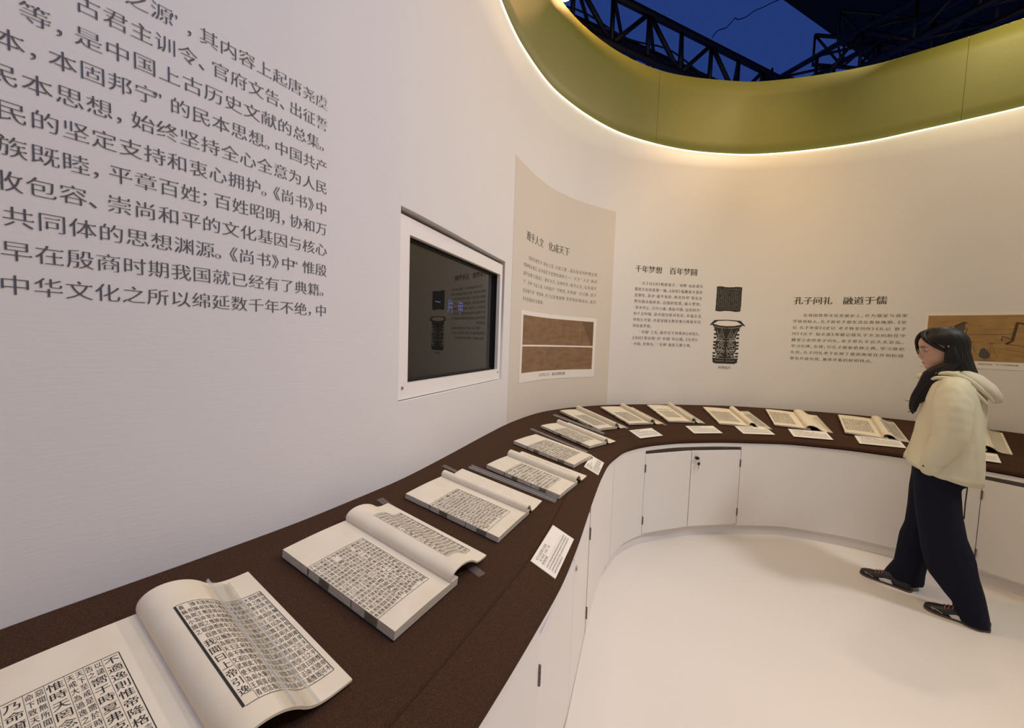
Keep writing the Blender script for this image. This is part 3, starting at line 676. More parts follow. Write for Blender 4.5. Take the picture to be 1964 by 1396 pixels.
# rubbing: square black inscription
po, a, b, t, bt = print_thing('inscription_print', 'square black ink rubbing of an inscription above the vessel print', 'wall print', (1373.5, 549.8), (1423.5, 550.8), (1422, 597), (1372.2, 596.4), M['rub'])
W_, H_ = b-a, t-bt; rr = random.Random(3)
ou = []
for i in range(40):
    th = 2*math.pi*i/40; cx, cy = math.cos(th), math.sin(th); q = 1/max(abs(cx), abs(cy)); x, y = cx*q, cy*q
    j = 1-.03*rr.random()
    if abs(y) > .98 and .45 < abs(x) < .98: j = 1.03
    ou.append(((a+b)/2+x*j*W_/2*.98, (t+bt)/2+y*j*H_/2))
def poly_on_wall(name, pts, m, parent, off):
    tr = tessellate_polygon([[Vector((p[0], p[1], 0)) for p in pts]]); P, T = fine(pts, tr); return link_mesh(name, wall_map(off)(P), T, m, parent)
o = poly_on_wall('ink_square', ou, M['rub'], po, .0014)
it = []
for c_ in range(12):
    for r_ in range(12):
        e = H_/12.5; it.append((rr.choice('王天之大中國文武民子有命宗曰'), b-W_*(.05+.9*(c_+.5)/12), t-H_*(.05+.9*(r_+.5)/12), e*.8, e*.85))
text_mesh('inscription', it, wall_map(.0017), M['rub_light'], o, (1, .016, -.014, False))

# bronze vessel print
po, a, b, t, bt = print_thing('vessel_print', 'black ink picture of a flared bronze vessel with animal-mask bands', 'wall print', (1357.8, 612), (1429.5, 614), (1429, 698), (1356.5, 697), M['ink'])
W_, H_ = b-a, t-bt
def U(x, y): return (a+W_*x, bt+H_*y)
def vline(name, pts, wd, par, m=M['ink'], off=.0016):
    vs = []; fs = []
    P = [np.array(U(*p)) for p in pts]
    for i, p in enumerate(P):
        d = P[min(i+1, len(P)-1)]-P[max(i-1, 0)]; d = d/(np.linalg.norm(d)+1e-9); n = np.array([-d[1], d[0]])*wd/2; vs += [p+n, p-n]
    fs = [(2*i, 2*i+1, 2*i+3, 2*i+2) for i in range(len(P)-1)]
    return vs, fs
class Draw:
    def __init__(s): s.v = []; s.f = []
    def line(s, pts, wd): v, f = vline('', pts, wd, None); n = len(s.v); s.v += v; s.f += [[i+n for i in q] for q in f]; return s
    def poly(s, pts):
        P = [np.array(U(*p)) for p in pts]; tr = tessellate_polygon([[Vector((p[0], p[1], 0)) for p in P]]); n = len(s.v); s.v += P; s.f += [[i+n for i in q] for q in tr]; return s
    def ring(s, cx, cy, rx, ry, wd, a0=0, a1=2*math.pi, n=22): return s.line([(cx+rx*math.cos(x), cy+ry*math.sin(x)) for x in np.linspace(a0, a1, n)], wd)
    def go(s, name, m, par, off): P, T = fine(s.v, s.f); return tag(link_mesh(name, wall_map(off)(P), T, m, par), kind='stuff')
prof_ = [(0.02, .865), (.14, .90), (.17, .80), (.24, .68), (.27, .56), (.255, .50), (.25, .42), (.26, .30), (.27, .22), (.25, .13), (.20, .10), (.20, .02), (.28, 0)]
L_ = prof_; R_ = [(1-x, y) for x, y in prof_][::-1]
sil = Draw().poly([(.02, .865), (.10, .88), (.17, .80), (.22, .70), (.26, .56), (.22, .5), (.22, .30), (.27, .22), (.24, .12), (.17, .09), (.17, .03), (.24, 0), (.76, 0), (.83, .03), (.83, .09), (.76, .12), (.73, .22), (.78, .30), (.78, .5), (.74, .56), (.78, .70), (.83, .80), (.90, .88), (.98, .865), (.85, .985), (.5, 1.0), (.15, .985)])
so = sil.go('vessel_shape', M['ink'], po, .0014)
lt = Draw()
lt.poly([(.12, .90), (.25, .965), (.5, .98), (.75, .965), (.88, .90), (.7, .865), (.5, .855), (.3, .865)])    # pale mouth
for sx in (-1, 1):
    X = lambda x: .5+sx*x
    lt.line([(X(.36), .845), (X(.18), .815), (X(.02), .81)], .0022)
    lt.line([(X(.28), .79), (X(.22), .66), (X(.20), .585)], .0025); lt.line([(X(.05), .60), (X(.13), .79), (X(.20), .62)], .002); lt.line([(X(.10), .60), (X(.13), .70), (X(.16), .60)], .002)
    for y in (.575, .52, .51, .30, .285, .115): lt.line([(X(.02), y), (X(.14), y+.004), (X(.25), y+.012)], .0018)
    lt.ring(X(.13), .545, .035, .017, .0018); lt.ring(X(.21), .55, .025, .015, .0016)
    lt.ring(X(.13), .44, .07, .05, .0024); lt.ring(X(.13), .44, .03, .022, .0022); lt.ring(X(.22), .38, .035, .05, .002); lt.ring(X(.07), .35, .04, .03, .0022, 0, 5); lt.ring(X(.17), .325, .05, .016, .0018)
    lt.ring(X(.09), .23, .045, .032, .002, 0, 5); lt.ring(X(.19), .22, .04, .035, .002, 1, 6.6); lt.ring(X(.13), .16, .08, .02, .0018, 0, 3.1); lt.ring(X(.2), .15, .03, .02, .0016)
    for q in range(5): lt.line([(X(.03+.045*q), .26-.008*(q % 2)), (X(.05+.045*q), .275)], .0014)
    lt.line([(X(.27), .065), (X(.02), .06)], .0016)
lt.go('vessel_ornament', M['print_white'], so, .0017)
sp_ = Draw().line([(.5, .845), (.5, .02)], .004)
for sx in (-1, 1):
    X = lambda x: .5+sx*x
    for y0 in (.78, .68, .60, .50, .43, .36, .25, .18, .12):
        sp_.poly([(X(.26), y0), (X(.34 if y0 < .55 else .33), y0+.012), (X(.345), y0-.02), (X(.31), y0-.035), (X(.26), y0-.028)])
sp_.go('vessel_flange', M['ink'], so, .0020)
text_mesh('caption', row_items(CAPB, a+W_*.33, W_*.09, bt-H_*.09, W_*.09), wall_map(.0016), M['walltext3'], po, TS)

# silk painting on the right wall, mostly behind the woman, running out of the frame
po, a, b, t, bt = print_thing('silk_painting_print', 'wide white-bordered print of an old brown silk painting, behind the woman', 'poster', (1775, 600), (1964, 596.5), (1964, 711), (1766, 702), M['print_white'])
zt3 = wallp.hit((1781, 605.3))[1]; zb3 = wallp.hit((1884, 692.8))[1]; si = wallp.hit((1781, 605.3))[0]; b = b+.42
zlow = wallp.hit((1964, 711))[1]
wall_patch('backing_sheet', [(a, zt3+.022), (b, zt3+.022), (b, zlow), (a, zlow)], M['print_white'], po, .003, 16, 2, thick=1)
pic = wall_patch('painting', [(si, zt3), (b-.02, zt3), (b-.02, zb3), (si, zb3)], M['silk'], po, .0036, 16, 1)
a, b, t, bt = si, si+(wallp.hit((1964, 640))[0]-si), zt3, zb3; W_, H_ = b-a, t-bt
d = Draw()
q = lambda x, y: (x, 1-y)
def S(pts): return [q(*p) for p in pts]
d.line(S([(.37, .43), (.9, .41)]), .003); d.line(S([(.37, .40), (.9, .385)]), .0015)
d.line(S([(.93, .16), (.90, .55), (.84, .62)]), .016); d.line(S([(.93, .17), (1.12, .25)]), .012); d.line(S([(.80, .55), (.80, .45), (.90, .52)]), .007)
d.line(S([(.30, .25), (.40, .15), (.42, .18)]), .012); d.line(S([(.40, .2), (.44, .14)]), .005); d.line(S([(.44, .27), (.43, .40)]), .004)
for cx, cy in ((.50, .66), (.70, .68)):
    d.line(S([(cx-.02, cy-.06), (cx, cy-.08), (cx+.02, cy-.06)]), .004); d.line(S([(cx-.02, cy), (cx-.03, cy+.2), (cx-.01, cy+.26)]), .002); d.line(S([(cx+.02, cy), (cx+.04, cy+.12), (cx+.07, cy+.2)]), .002); d.line(S([(cx, cy-.05), (cx, cy+.26)]), .002)
d.line(S([(.76, .97), (.64, .97)]), .002); d.line(S([(.66, .62), (.72, .60), (.80, .60)]), .0018)
d.line(S([(.85, .62), (.95, .64), (1.1, .72)]), .004); d.line(S([(.85, .73), (1.0, .78), (1.1, .82)]), .002)
d.go('brush_lines', mat('brush_brown', (.075, .040, .018), .8), pic, .0042)
d = Draw(); d2 = Draw(); robe = mat('robe_grey', (.085, .075, .075), .8); d.poly(S([(.585, .85), (.60, .74), (.63, .70), (.66, .74), (.70, .84), (.69, .93), (.64, .95), (.59, .90)])); d2.poly(S([(.28, .30), (.36, .18), (.41, .17), (.42, .30), (.40, .36)]))
d.go('grey_robe', robe, pic, .0041); d2.go('grey_robe', robe, pic, .0041)
text_mesh('caption', row_items(CAPC, a+W_*.59, W_*.036, bt-.022, .014), wall_map(.0040), M['walltext3'], po, TS)

# ------------------------------------------------------------------ screen set in the wall
xa, ya = wallp.arr(sA+.004, -.012); xb, yb = wallp.arr(sB-.004, -.012)
pa = np.array([float(xa), float(ya), zA]); pb = np.array([float(xb), float(yb), zA]); e = pb-pa; Lx = np.linalg.norm(e); e /= Lx; nn = np.array([e[1], -e[0], 0])
Hh = zB-zA
tv = empty('wall_screen', frame(pa, e, -nn, (0, 0, 1))); tag(tv, 'switched-off wide black screen in a white frame, sunk in the left wall', 'screen')
xs = [x for x in np.array([wallp.hit(p) for p in [(793, 442), (963.8, 531.8), (956.8, 711.4), (785, 731)]])]
x0 = (xs[0][0]+xs[3][0])/2-sA; x1 = Lx-(sB-(xs[1][0]+xs[2][0])/2); z0 = (xs[2][1]+xs[3][1])/2-zA; z1 = (xs[0][1]+xs[1][1])/2-zA
print('SCREEN', Lx, Hh, x0, x1, z0, z1)
ft = Hh-.022
mb = MB(); mb.box(.004, Lx-.004, .0, .02, .004, z0); mb.box(.004, Lx-.004, .0, .02, z1, ft); mb.box(.004, x0, .0, .02, z0, z1); mb.box(x1, Lx-.004, .0, .02, z0, z1)
local('surround', mb, M['cab'], tv)
mb = MB(); y1_ = .040
mb.add([(x0, .02, z0), (x1, .02, z0), (x1, .02, z1), (x0, .02, z1), (x0-.0, y1_, z0), (x1, y1_, z0), (x1, y1_, z1), (x0, y1_, z1)], [(0, 1, 5, 4), (1, 2, 6, 5), (2, 3, 7, 6), (3, 0, 4, 7)])
mb.box(x0-.01, x0+.012, .036, .045, z0-.01, z1+.01); mb.box(x1-.012, x1+.01, .036, .045, z0-.01, z1+.01); mb.box(x0, x1, .036, .045, z1-.012, z1+.01); mb.box(x0, x1, .036, .045, z0-.01, z0+.012)
local('bezel', mb, M['bezel'], tv)
gl = local('glass', MB().box(x0+.010, x1-.010, .039, .046, z0+.010, z1-.010), M['screen'], tv)
def tvmap(p): return np.c_[p[:, 0], np.full(len(p), .0386), p[:, 1]]
def tv_text(name, items, m, par):
    vs = []; fs = []; n = 0
    for ch, x, y, w_, h_ in items:
        v, t_ = G.tri(ch, (3, .0, .0, False)); vs.append(v*[w_, h_]+[x, y]); fs.append(t_+n); n += len(v)
    return link_mesh(name, tvmap(np.vstack(vs)), np.vstack(fs).tolist(), m, par, inv=IDN)
WX, WZ = x1-x0, z1-z0
tv_text('screen_text', [('一', x0+WX*.30, z0+WZ*.60, .05, .05), ('片', x0+WX*.43, z0+WZ*.585, .065, .075), ('甲', x0+WX*.54, z0+WZ*.585, .062, .07)], M['glow'], gl)
for sx, sz in ((.035, .05), (Lx-.035, .05)):
    local('screw', MB().tube((sx, -.003, sz), (sx, .001, sz), .006, 14, r2=.0075), M['metal'], tv)
local('recess_back', MB().box(-.02, Lx+.02, .075, .08, -.02, Hh+.02), M['bezel'], tv)
# ------------------------------------------------------------------ books
def bez(p0, p1, p2, p3, n): return [tuple(((1-t)**3*np.array(p0)+3*(1-t)**2*t*np.array(p1)+3*(1-t)*t*t*np.array(p2)+t**3*np.array(p3))) for t in np.linspace(0, 1, n)]
def pool_iter(pool, k=0):
    i = k
    while True:
        yield pool[i % len(pool)]; i += 1
def column(it, x, w, y0, y1, spec, gen, nbig, nsm, fill=.9):
    """vertical column centred at x, width w, from y1 (head) down to y0; spec: list of (kind, text)"""
    eb = (y1-y0)/nbig; es = (y1-y0)/nsm; y = y1
    for kind, t in spec:
        if kind == 'B':
            for ch in t:
                if y-eb < y0-1e-6: return
                it.append((ch, x, y-eb/2, min(w*.92, eb*1.25), eb*fill)); y -= eb
        else:
            n = min(math.ceil(len(t)/2), int((y-y0)/es+1e-3))
            for i in range(n):
                if y-es < y0-1e-6: return
                it.append((t[i], x+w*.24, y-es/2, w*.44, es*fill))
                if n+i < len(t): it.append((t[n+i], x-w*.24, y-es/2, w*.44, es*fill))
                y -= es
    if any(k_ == 'S' for k_, t in spec):      # run the small commentary on to the foot of the column
        i = int(abs(x)*9973) % 60
        while y-es >= y0-1e-6: it.append((POOL[i % len(POOL)], x+w*.24, y-es/2, w*.44, es*fill)); it.append((POOL[(i+31) % len(POOL)], x-w*.24, y-es/2, w*.44, es*fill)); y -= es; i += 1
def print_box(x0, x1, y0, y1, specs, nbig, nsm, border='thick'):
    """glyph items and line quads; specs listed from right to left"""
    it = []; q = []; n = len(specs); w = (x1-x0)/n
    for i, sp in enumerate(specs): column(it, x1-w*(i+.5), w, y0+.002, y1-.002, sp, None, nbig, nsm)
    def ln(a, b, c, d): q.append((a, b, c, d))
    t = .0009
    ln(x0, x1, y1, y1+t*1.3); ln(x0, x1, y0-t*1.3, y0)
    for i in range(1, n): ln(x0+w*i-.00022, x0+w*i+.00022, y0, y1)
    return it, q
def flat_quads(q, nx=10):
    v = []; f = []
    for x0, x1, y0, y1 in q:
        m = max(1, int(abs(x1-x0)/.012)); n = len(v)
        for i in range(m+1): x = x0+(x1-x0)*i/m; v += [(x, y0), (x, y1)]
        f += [(n+2*i, n+2*i+2, n+2*i+3, n+2*i+1) for i in range(m)]
    return np.array(v), f
def add_print(name, items, quads, mapper, m, parent, style):
    vs = []; fs = []; n = 0
    for ch, x, y, w_, h_ in items:
        if ch in ' 　': continue
        v, t = G.tri(ch, style)
        if len(t): vs.append(v*[w_, h_]+[x, y]); fs += (t+n).tolist(); n += len(v)
    if quads:
        v, f = flat_quads(quads); vs.append(v); fs += [[i+n for i in q] for q in f]
    if not vs: return
    return tag(link_mesh(name, mapper(np.vstack(vs)), fs, m, parent, inv=IDN), kind='stuff' if len(items) > 1 else None)
GRP = 'open string-bound books on the curved display top'
def book(label, ob, ot, fb, rb, t=.016, hb=.030, zr=.008, k=(.012, .5), roll=.38, Ls=None, Rs=None, Lbox=(.02, .80, .12, .70), Rbox=None, nb=(9, 16), style=(2, .012, .004, False), strips=True, tr=None, Wf=1.0, leafs=.0035, wave=0, loose=True, curl=True, lift=0):
    A2, n2 = dhit(ot, t); A, n0 = dhit(ob, t) if not tr else (A2, n2)
    if tr:       # placed by the right page's two outer corners and the top of the fold
        RBx, TRx = dhit(rb, zr)[0], dhit(tr, zr)[0]; FTx = dhit(ot, t)[0]; nq = dhitn(RBx)[1]+dhitn(TRx)[1]; nq /= np.linalg.norm(nq)
        vq = TRx-RBx; vq -= nq*(vq@nq); Hq = np.linalg.norm(vq); vq /= Hq; uq = np.cross(vq, nq); A2 = FTx-uq*.215+nq*0; A2 = A2+vq*((TRx-A2)@vq); A = A2-vq*Hq; n0 = n2 = nq; fbP = FTx
    mid = (A+A2)/2
    n = (n0+n2); hh = dhitn(mid)[1]; n = n0/2+n2/2+hh; n /= np.linalg.norm(n)
    v = A2-A; v -= n*(v@n); H = np.linalg.norm(v); v /= H; u = np.cross(v, n)
    FB = dhit(fb, t)[0] if not tr else FTx; RB = dhit(rb, zr)[0]; uf = (FB-A)@u; W = (RB-A)@u*Wf
    O = A-n*t
    # rest on the desk: lower to the highest contact
    gaps = []
    for a_ in (0, uf, W):
        for b_ in (0, H/2, H):
            P = O+u*a_+v*b_; d_, _ = dhitn(P); gaps.append(((P-d_))@n)
    O = O-n*(min(gaps)-.0008)
    root = empty('open_book', frame(O, u, v, n)); tag(root, label, 'book', GRP)
    print('BOOK', label[:28], 'H %.3f uf %.3f W %.3f gap %.4f' % (H, uf, W, max(gaps)-min(gaps)))
    # left page block: slight rise toward the spine, slightly curled fore edge
    def zt_(x): x = np.asarray(x, float); return t+.0025*np.sin(np.clip(x/max(uf, .01), 0, 1)*math.pi)+wave*np.sin(np.clip(x/uf, 0, 1)*math.pi*1.0)*0
    nx = 14; xs = np.linspace(0, uf+(.03 if curl else 0), nx); mb = MB(); vv = []
    ny = 2
    for y in (0, H):
        for x in xs: vv += [(x, y, .0022), (x, y, float(zt_(x)))]
    f = []
    m = nx*2
    for i in range(nx-1):
        f += [(2*i+1, 2*i+3, m+2*i+3, m+2*i+1)]
    top_faces = len(f)
    mb.add(vv, f); pb = local('page_block', mb, M['paper'], root, True)
    mb = MB(); f = []
    for i in range(nx-1): f += [(2*i, 2*i+2, 2*i+3, 2*i+1), (m+2*i, m+2*i+1, m+2*i+3, m+2*i+2), (2*i, m+2*i, m+2*i+2, 2*i+2)]
    f += [(0, 1, m+1, m), (2*nx-2, m+2*nx-2, m+2*nx-1, 2*nx-1)]
    mb.add(vv, f); local('page_edges', mb, M['paper_edge'], pb)
    mb = MB().bbox(-.0015, uf+.02, -.001, H+.001, .0002, .0021, .0004)
    local('back_cover', mb, M['cover'], root)
    # left print
    x0, x1, y0, y1 = Lbox; bx0, bx1, by0, by1 = uf*x0, uf*x1, H*y0, H*y1
    def lmap(p): return np.c_[p[:, 0], p[:, 1], zt_(p[:, 0])+.0004]
    if Ls:
        it, q = print_box(bx0, bx1, by0, by1, Ls, *nb); q += [(bx1, bx1+.0012, by0, by1)]
        if x0 > .03: q += [(bx0-.0009, bx0, by0, by1)]
        add_print('printed_text', it, q, lmap, M['ink'], pb, style)
    if strips:    # printed fold lines showing on the fore edge
        mb = MB(); rr = random.Random(int(ob[0]))
        for (a_, b_) in ((by0, by0+(by1-by0)*.17), (by0+(by1-by0)*.33, by0+(by1-by0)*.36), (by0+(by1-by0)*.66, by0+(by1-by0)*.82), (by0+(by1-by0)*.97, by1)):
            for z_ in np.arange(.003, t-.002, .0022):
                mb.add([(-.0004, a_+rr.random()*.004, z_), (-.0004, b_-rr.random()*.004, z_), (-.0004, b_-rr.random()*.004, z_+.0012), (-.0004, a_+rr.random()*.003, z_+.0012)], [(0, 1, 2, 3)])
        mb.add([(-.0004, by0, .003), (-.0004, by0+.0012, .003), (-.0004, by0+.0012, t), (-.0004, by0, t)], [(0, 1, 2, 3)]); mb.add([(-.0004, by1, .003), (-.0004, by1-.0012, .003), (-.0004, by1-.0012, t), (-.0004, by1, t)], [(0, 1, 2, 3)])
        tag(local('fore_edge_print', mb, M['ink'], pb), kind='stuff')
    if not curl: return root, dict(H=H, uf=uf, W=W, O=O, u=u, v=v, n=n, z=zt_)
    # right leaves curled over
    um = uf+(W-uf)*roll; zm = max(zr+.004, t*.55+hb*.25)
    P1 = bez((uf, t), (uf-k[0], t+hb*1.25), (uf+(um-uf)*.55, t+hb*1.5), (um, zm+hb*.22), 22)
    d = np.array(P1[-1])-np.array(P1[-2]); d /= np.linalg.norm(d)
    P2 = bez(P1[-1], tuple(np.array(P1[-1])+d*(W-um)*.35), (um+(W-um)*.55, zr*1.02), (W, zr), 14)
    C_ = np.array(P1+P2[1:]); SS = np.r_[0, np.cumsum(np.linalg.norm(np.diff(C_, axis=0), axis=1))]; TT = np.gradient(C_, axis=0); TT /= np.linalg.norm(TT, axis=1)[:, None]; NN = np.c_[-TT[:, 1], TT[:, 0]]
    NN[NN[:, 1] < -2] *= -1
    def sheet(name, off0, off1, m, i0=0, par=root, sm=True, y0=0, y1=H, jag=0):
        mb = MB(); vv = []; I = range(i0, len(C_))
        for i in I:
            for y in (y0, y1):
                for off in (off0, off1):
                    p = C_[i]+NN[i]*off; vv.append((p[0], y, max(p[1], .0004)))
        f = []; nI = len(list(I))
        for i in range(nI-1):
            a = 4*i; b = a+4
            f += [(a, a+2, b+2, b), (a+1, b+1, b+3, a+3), (a, b, b+1, a+1), (a+2, a+3, b+3, b+2)]
        f += [(0, 1, 3, 2), (4*nI-4, 4*nI-2, 4*nI-1, 4*nI-3)]
        mb.add(vv, f); o = local(name, mb, m, par, False)
        o.data.shade_smooth(); o.data.set_sharp_from_angle(angle=math.radians(50)); return o
    lf = sheet('turned_leaves', -leafs, 0, M['paper'])
    sheet('turned_cover', -leafs-.0012, -leafs-.0001, M['cover'], 2, root, True, .001, H-.001)  # navy sheet inside the curl, added to make its open end look black
    if loose: sheet('inner_leaf', -leafs-.0022, -leafs-.0016, M['paper'], 9, root, True, .0005, H*.7)
    tot = SS[-1]
    def rmap(p, off=.0005):
        s = np.clip(p[:, 0], 0, tot); x = np.interp(s, SS, C_[:, 0]); z = np.interp(s, SS, C_[:, 1]); nx_ = np.interp(s, SS, NN[:, 0]); nz_ = np.interp(s, SS, NN[:, 1])
        return np.c_[x+nx_*off, p[:, 1], z+nz_*off]
    if Rs:
        x0, x1, y0, y1 = Rbox; a0, a1 = tot*x0, tot*x1
        it, q = print_box(a0, a1, H*y0, H*y1, Rs, *nb); q += [(a0-.0012 if t < .024 and t != .022 else a0-.0042 if t == .022 else a0-.0012, a0-.0005, H*y0, H*y1), (a1-.0006, a1+.0006, H*y0, H*y1)]
        add_print('printed_text', it, q, rmap, M['ink'], lf, style)
    return root, dict(H=H, uf=uf, W=W, O=O, u=u, v=v, n=n, z=zt_, rmap=rmap, tot=tot, leaf=lf, C=C_, S=SS)
def mk(pool, n, k, mode, nbig=14, nsm=17):
    g = pool_iter(pool, k); out = []; rr = random.Random(k+n)
    for i in range(n):
        if mode == 'small': out.append([('S', ''.join(next(g) for _ in range(2*nsm)))])
        elif mode == 'big': out.append([('B', ''.join(next(g) for _ in range(nbig)))])
        else:
            r = rr.random(); a = int(nbig*r*.6); sp_ = [('B', ''.join(next(g) for _ in range(a)))] if a else []
            sp_.append(('S', ''.join(next(g) for _ in range(2*nsm)))); out.append(sp_)
    return out
ST1 = (3, .008, .004, False); ST2 = (2, .006, .004, False); ST3 = (1, .010, .010, False)
# the nearest book: only its upper right part is inside the picture
sp = []
for r in B1L:
    if r[0] == 'S': sp.append([('B', r[2]), ('S', r[1])])
    elif r[0] == 's': sp.append([('S', r[1]), ('B', r[2])])
    elif r[0] == 'b': sp.append([('B', r[1])])
    else: sp.append([('S', r[1])])
g = pool_iter(POOL, 7)
spR = []
for i in range(9):
    if i == 8: spR.append([('S', '侯亦故為周取自義稱為小國之'), ('B', '我聞曰上帝引逸有'), ('S', '孔云')])
    else: spR.append([('S', ''.join(next(g) for _ in range(34)))])
BK = {}
BK[1] = book('largest open book, in the near left corner, a clear strip over its right page', (40, 1640), (264.5, 1184.7), (406, 1396), (675.3, 1304.8), tr=(475.8, 1096.7), t=.022, hb=.040, zr=.010, k=(.012, .5), roll=.55, Ls=sp, Rs=spR, Lbox=(.02, .80, .10, .80), Rbox=(.27, .955, .10, .80), nb=(13, 17), style=ST1, strips=False, loose=False, leafs=.005)
BK[2] = book('open book with thick page block and wavy curled right page, second from the near end', (757.5, 1212.2), (542.4, 1054.3), (865, 1120.3), (930, 1065.5), t=.024, hb=.030, zr=.016, k=(.014, .5), roll=.66,
 Ls=[[('S', POOL[20:34]), ('B', '甘酒嗜音'), ('S', POOL[40:46])], [('S', POOL[0:24]), ('B', '峻宇')], [('S', '訓有之'), ('B', '有一于此未或不亡')], [('S', POOL[50:84])], [('S', POOL[30:46]), ('B', '其三曰惟彼陶唐有此冀方')], [('B', '今失厥道'), ('S', POOL[60:84])], [('S', POOL[80:114])], [('S', POOL[10:44])], [('S', POOL[44:78])]],
 Rs=[[('S', POOL[i*13:i*13+34])] for i in range(8)]+[[('S', POOL[90:100]), ('B', '其二曰訓有之內作色荒')]],
 Lbox=(.0, .86, .13, .74), Rbox=(.30, .92, .12, .82), nb=(15, 18), style=ST2)
BK[3] = book('open book with a blank curled page and faint red seal, third from the near end', (956.8, 1031.4), (778.2, 946.9), (998, 979.5), (1016.6, 953.3), t=.020, hb=.022, zr=.008, k=(.010, .5), roll=.27, Ls=mk(POOL, 10, 3, 'mix'), Rs=None, Lbox=(.0, .80, .12, .72), nb=(14, 18), style=ST2)
BK[4] = book('open book with a narrow printed strip on its rolled page, beside the loose clear bar', (1073.7, 950), (933.6, 891.3), (1093, 922), (1105.4, 905.2), t=.020, hb=.026, zr=.008, k=(.010, .5), roll=.40, Ls=mk(POOL2, 9, 11, 'big', 12), Rs=mk(POOL2, 4, 61, 'big', 14), Lbox=(.0, .86, .17, .74), Rbox=(.24, .50, .12, .80), nb=(12, 18), style=ST2)
BK[5] = book('flat open book with no curled page, a clear strip along its far edge', (1101, 892), (985.6, 846), (1119, 867), (1121, 866), t=.020, Ls=mk(POOL3, 12, 5, 'big', 15), Lbox=(.0, .84, .15, .76), nb=(15, 18), style=ST2, curl=False)
BK[6] = book('open book between the flat book and the clear bar lying across, narrow rolled page', (1130.8, 857), (1037.3, 816.8), (1148.5, 845), (1162.9, 838.8), t=.018, hb=.024, zr=.007, k=(.010, .5), roll=.30, Ls=mk(POOL2, 9, 31, 'big', 13), Rs=mk(POOL2, 6, 91, 'big', 13), Lbox=(.0, .84, .16, .74), Rbox=(.38, .80, .14, .84), nb=(13, 18), style=ST3)
BK[7] = book('open book where the desk turns the corner, plain right page under a clear strip', (1147.3, 824), (1074, 788.4), (1174.8, 818.3), (1195, 816), t=.018, hb=.030, zr=.007, k=(.012, .5), roll=.32, Ls=mk(POOL, 9, 41, 'small'), Lbox=(.16, .80, .14, .66), nb=(13, 16), style=ST3)
BK[8] = book('open book above the leftmost card of the far side', (1206.7, 813.7), (1151.7, 781.3), (1245.4, 810.9), (1266.8, 809), t=.014, hb=.030, zr=.007, k=(.012, .5), roll=.32, Ls=mk(POOL3, 9, 21, 'small'), Rs=mk(POOL3, 8, 3, 'small'), Lbox=(.16, .80, .12, .62), Rbox=(.48, .95, .16, .86), nb=(13, 16), style=ST3)
BK[9] = book('open book whose left page has large spaced characters above a small text block', (1282, 808), (1240.7, 777), (1325.9, 808.8), (1346, 808), t=.013, hb=.030, zr=.006, k=(.012, .5), roll=.34,
 Ls=[[('B', POOL2[i*5]+'　'+POOL2[i*5+1]), ('S', POOL2[i*7+20:i*7+36])] for i in range(6)], Rs=mk(POOL2, 7, 13, 'mix'), Lbox=(.16, .80, .22, .72), Rbox=(.45, .9, .16, .86), nb=(8, 16), style=ST3)
BK[10] = book('open book above the keyed cabinet doors, dense square of text on its left page', (1379.8, 812.3), (1348.3, 781), (1432.6, 813.7), (1469.8, 815), t=.013, hb=.028, zr=.006, k=(.012, .5), roll=.34, Ls=mk(POOL, 11, 71, 'small'), Rs=mk(POOL, 9, 17, 'small'), Lbox=(.08, .82, .16, .74), Rbox=(.34, .92, .12, .80), nb=(13, 16), style=ST3)
BK[11] = book('open book with a nearly blank cream right page, second book left of the woman', (1485.5, 815.3), (1468.3, 785.5), (1544.5, 820.6), (1592, 824.6), t=.012, hb=.028, zr=.006, k=(.010, .5), roll=.52, Ls=mk(POOL3, 9, 51, 'big', 14), Rs=[[('B', '　　　')]]*6+[[('B', '　　子曰　　　天')], [('B', '　　　　人')]], Lbox=(.06, .74, .14, .82), Rbox=(.70, .96, .20, .80), nb=(14, 16), style=ST3)
BK[12] = book('open book with both pages densely printed, immediately left of the woman', (1620.8, 830.7), (1607, 796.9), (1692, 837.8), (1739.8, 842.4), t=.013, hb=.028, zr=.006, k=(.010, .5), roll=.50, Ls=mk(POOL2, 9, 81, 'big', 14), Rs=mk(POOL2, 10, 23, 'big', 14), Lbox=(.06, .84, .16, .78), Rbox=(.34, .92, .12, .84), nb=(14, 16), style=ST3)
BK[13] = book('open book half hidden behind the woman, blank cream page showing on her right', (1820, 852), (1815, 815.5), (1880, 861.5), (1941, 868.5), t=.013, hb=.026, zr=.006, k=(.010, .5), roll=.50, Ls=mk(POOL, 9, 2, 'big', 14), Rs=None, Lbox=(.06, .84, .16, .78), nb=(14, 16), style=ST3)
# red seal and collector's mark
b = BK[3][1]; mb = MB(); a0, a1 = b['tot']*.36, b['tot']*.44; P = []
for y in np.linspace(b['H']*.30, b['H']*.74, 20): P.append((a0, y))
for x, y in zip(np.linspace(a0, a1, 6), [b['H']*.76]*6): P.append((x, y))
for y in np.linspace(b['H']*.74, b['H']*.28, 20): P.append((a1, y))
P = np.array(P+[P[0]]); d = np.gradient(P, axis=0); d /= np.linalg.norm(d, axis=1)[:, None]+1e-9; n2 = np.c_[-d[:, 1], d[:, 0]]*.0007
vv = np.empty((2*len(P), 2)); vv[0::2] = P+n2; vv[1::2] = P-n2
link_mesh('red_seal_mark', b['rmap'](vv, .0008), [(2*i, 2*i+1, 2*i+3, 2*i+2) for i in range(len(P)-1)], M['redink'], b['leaf'], inv=IDN)

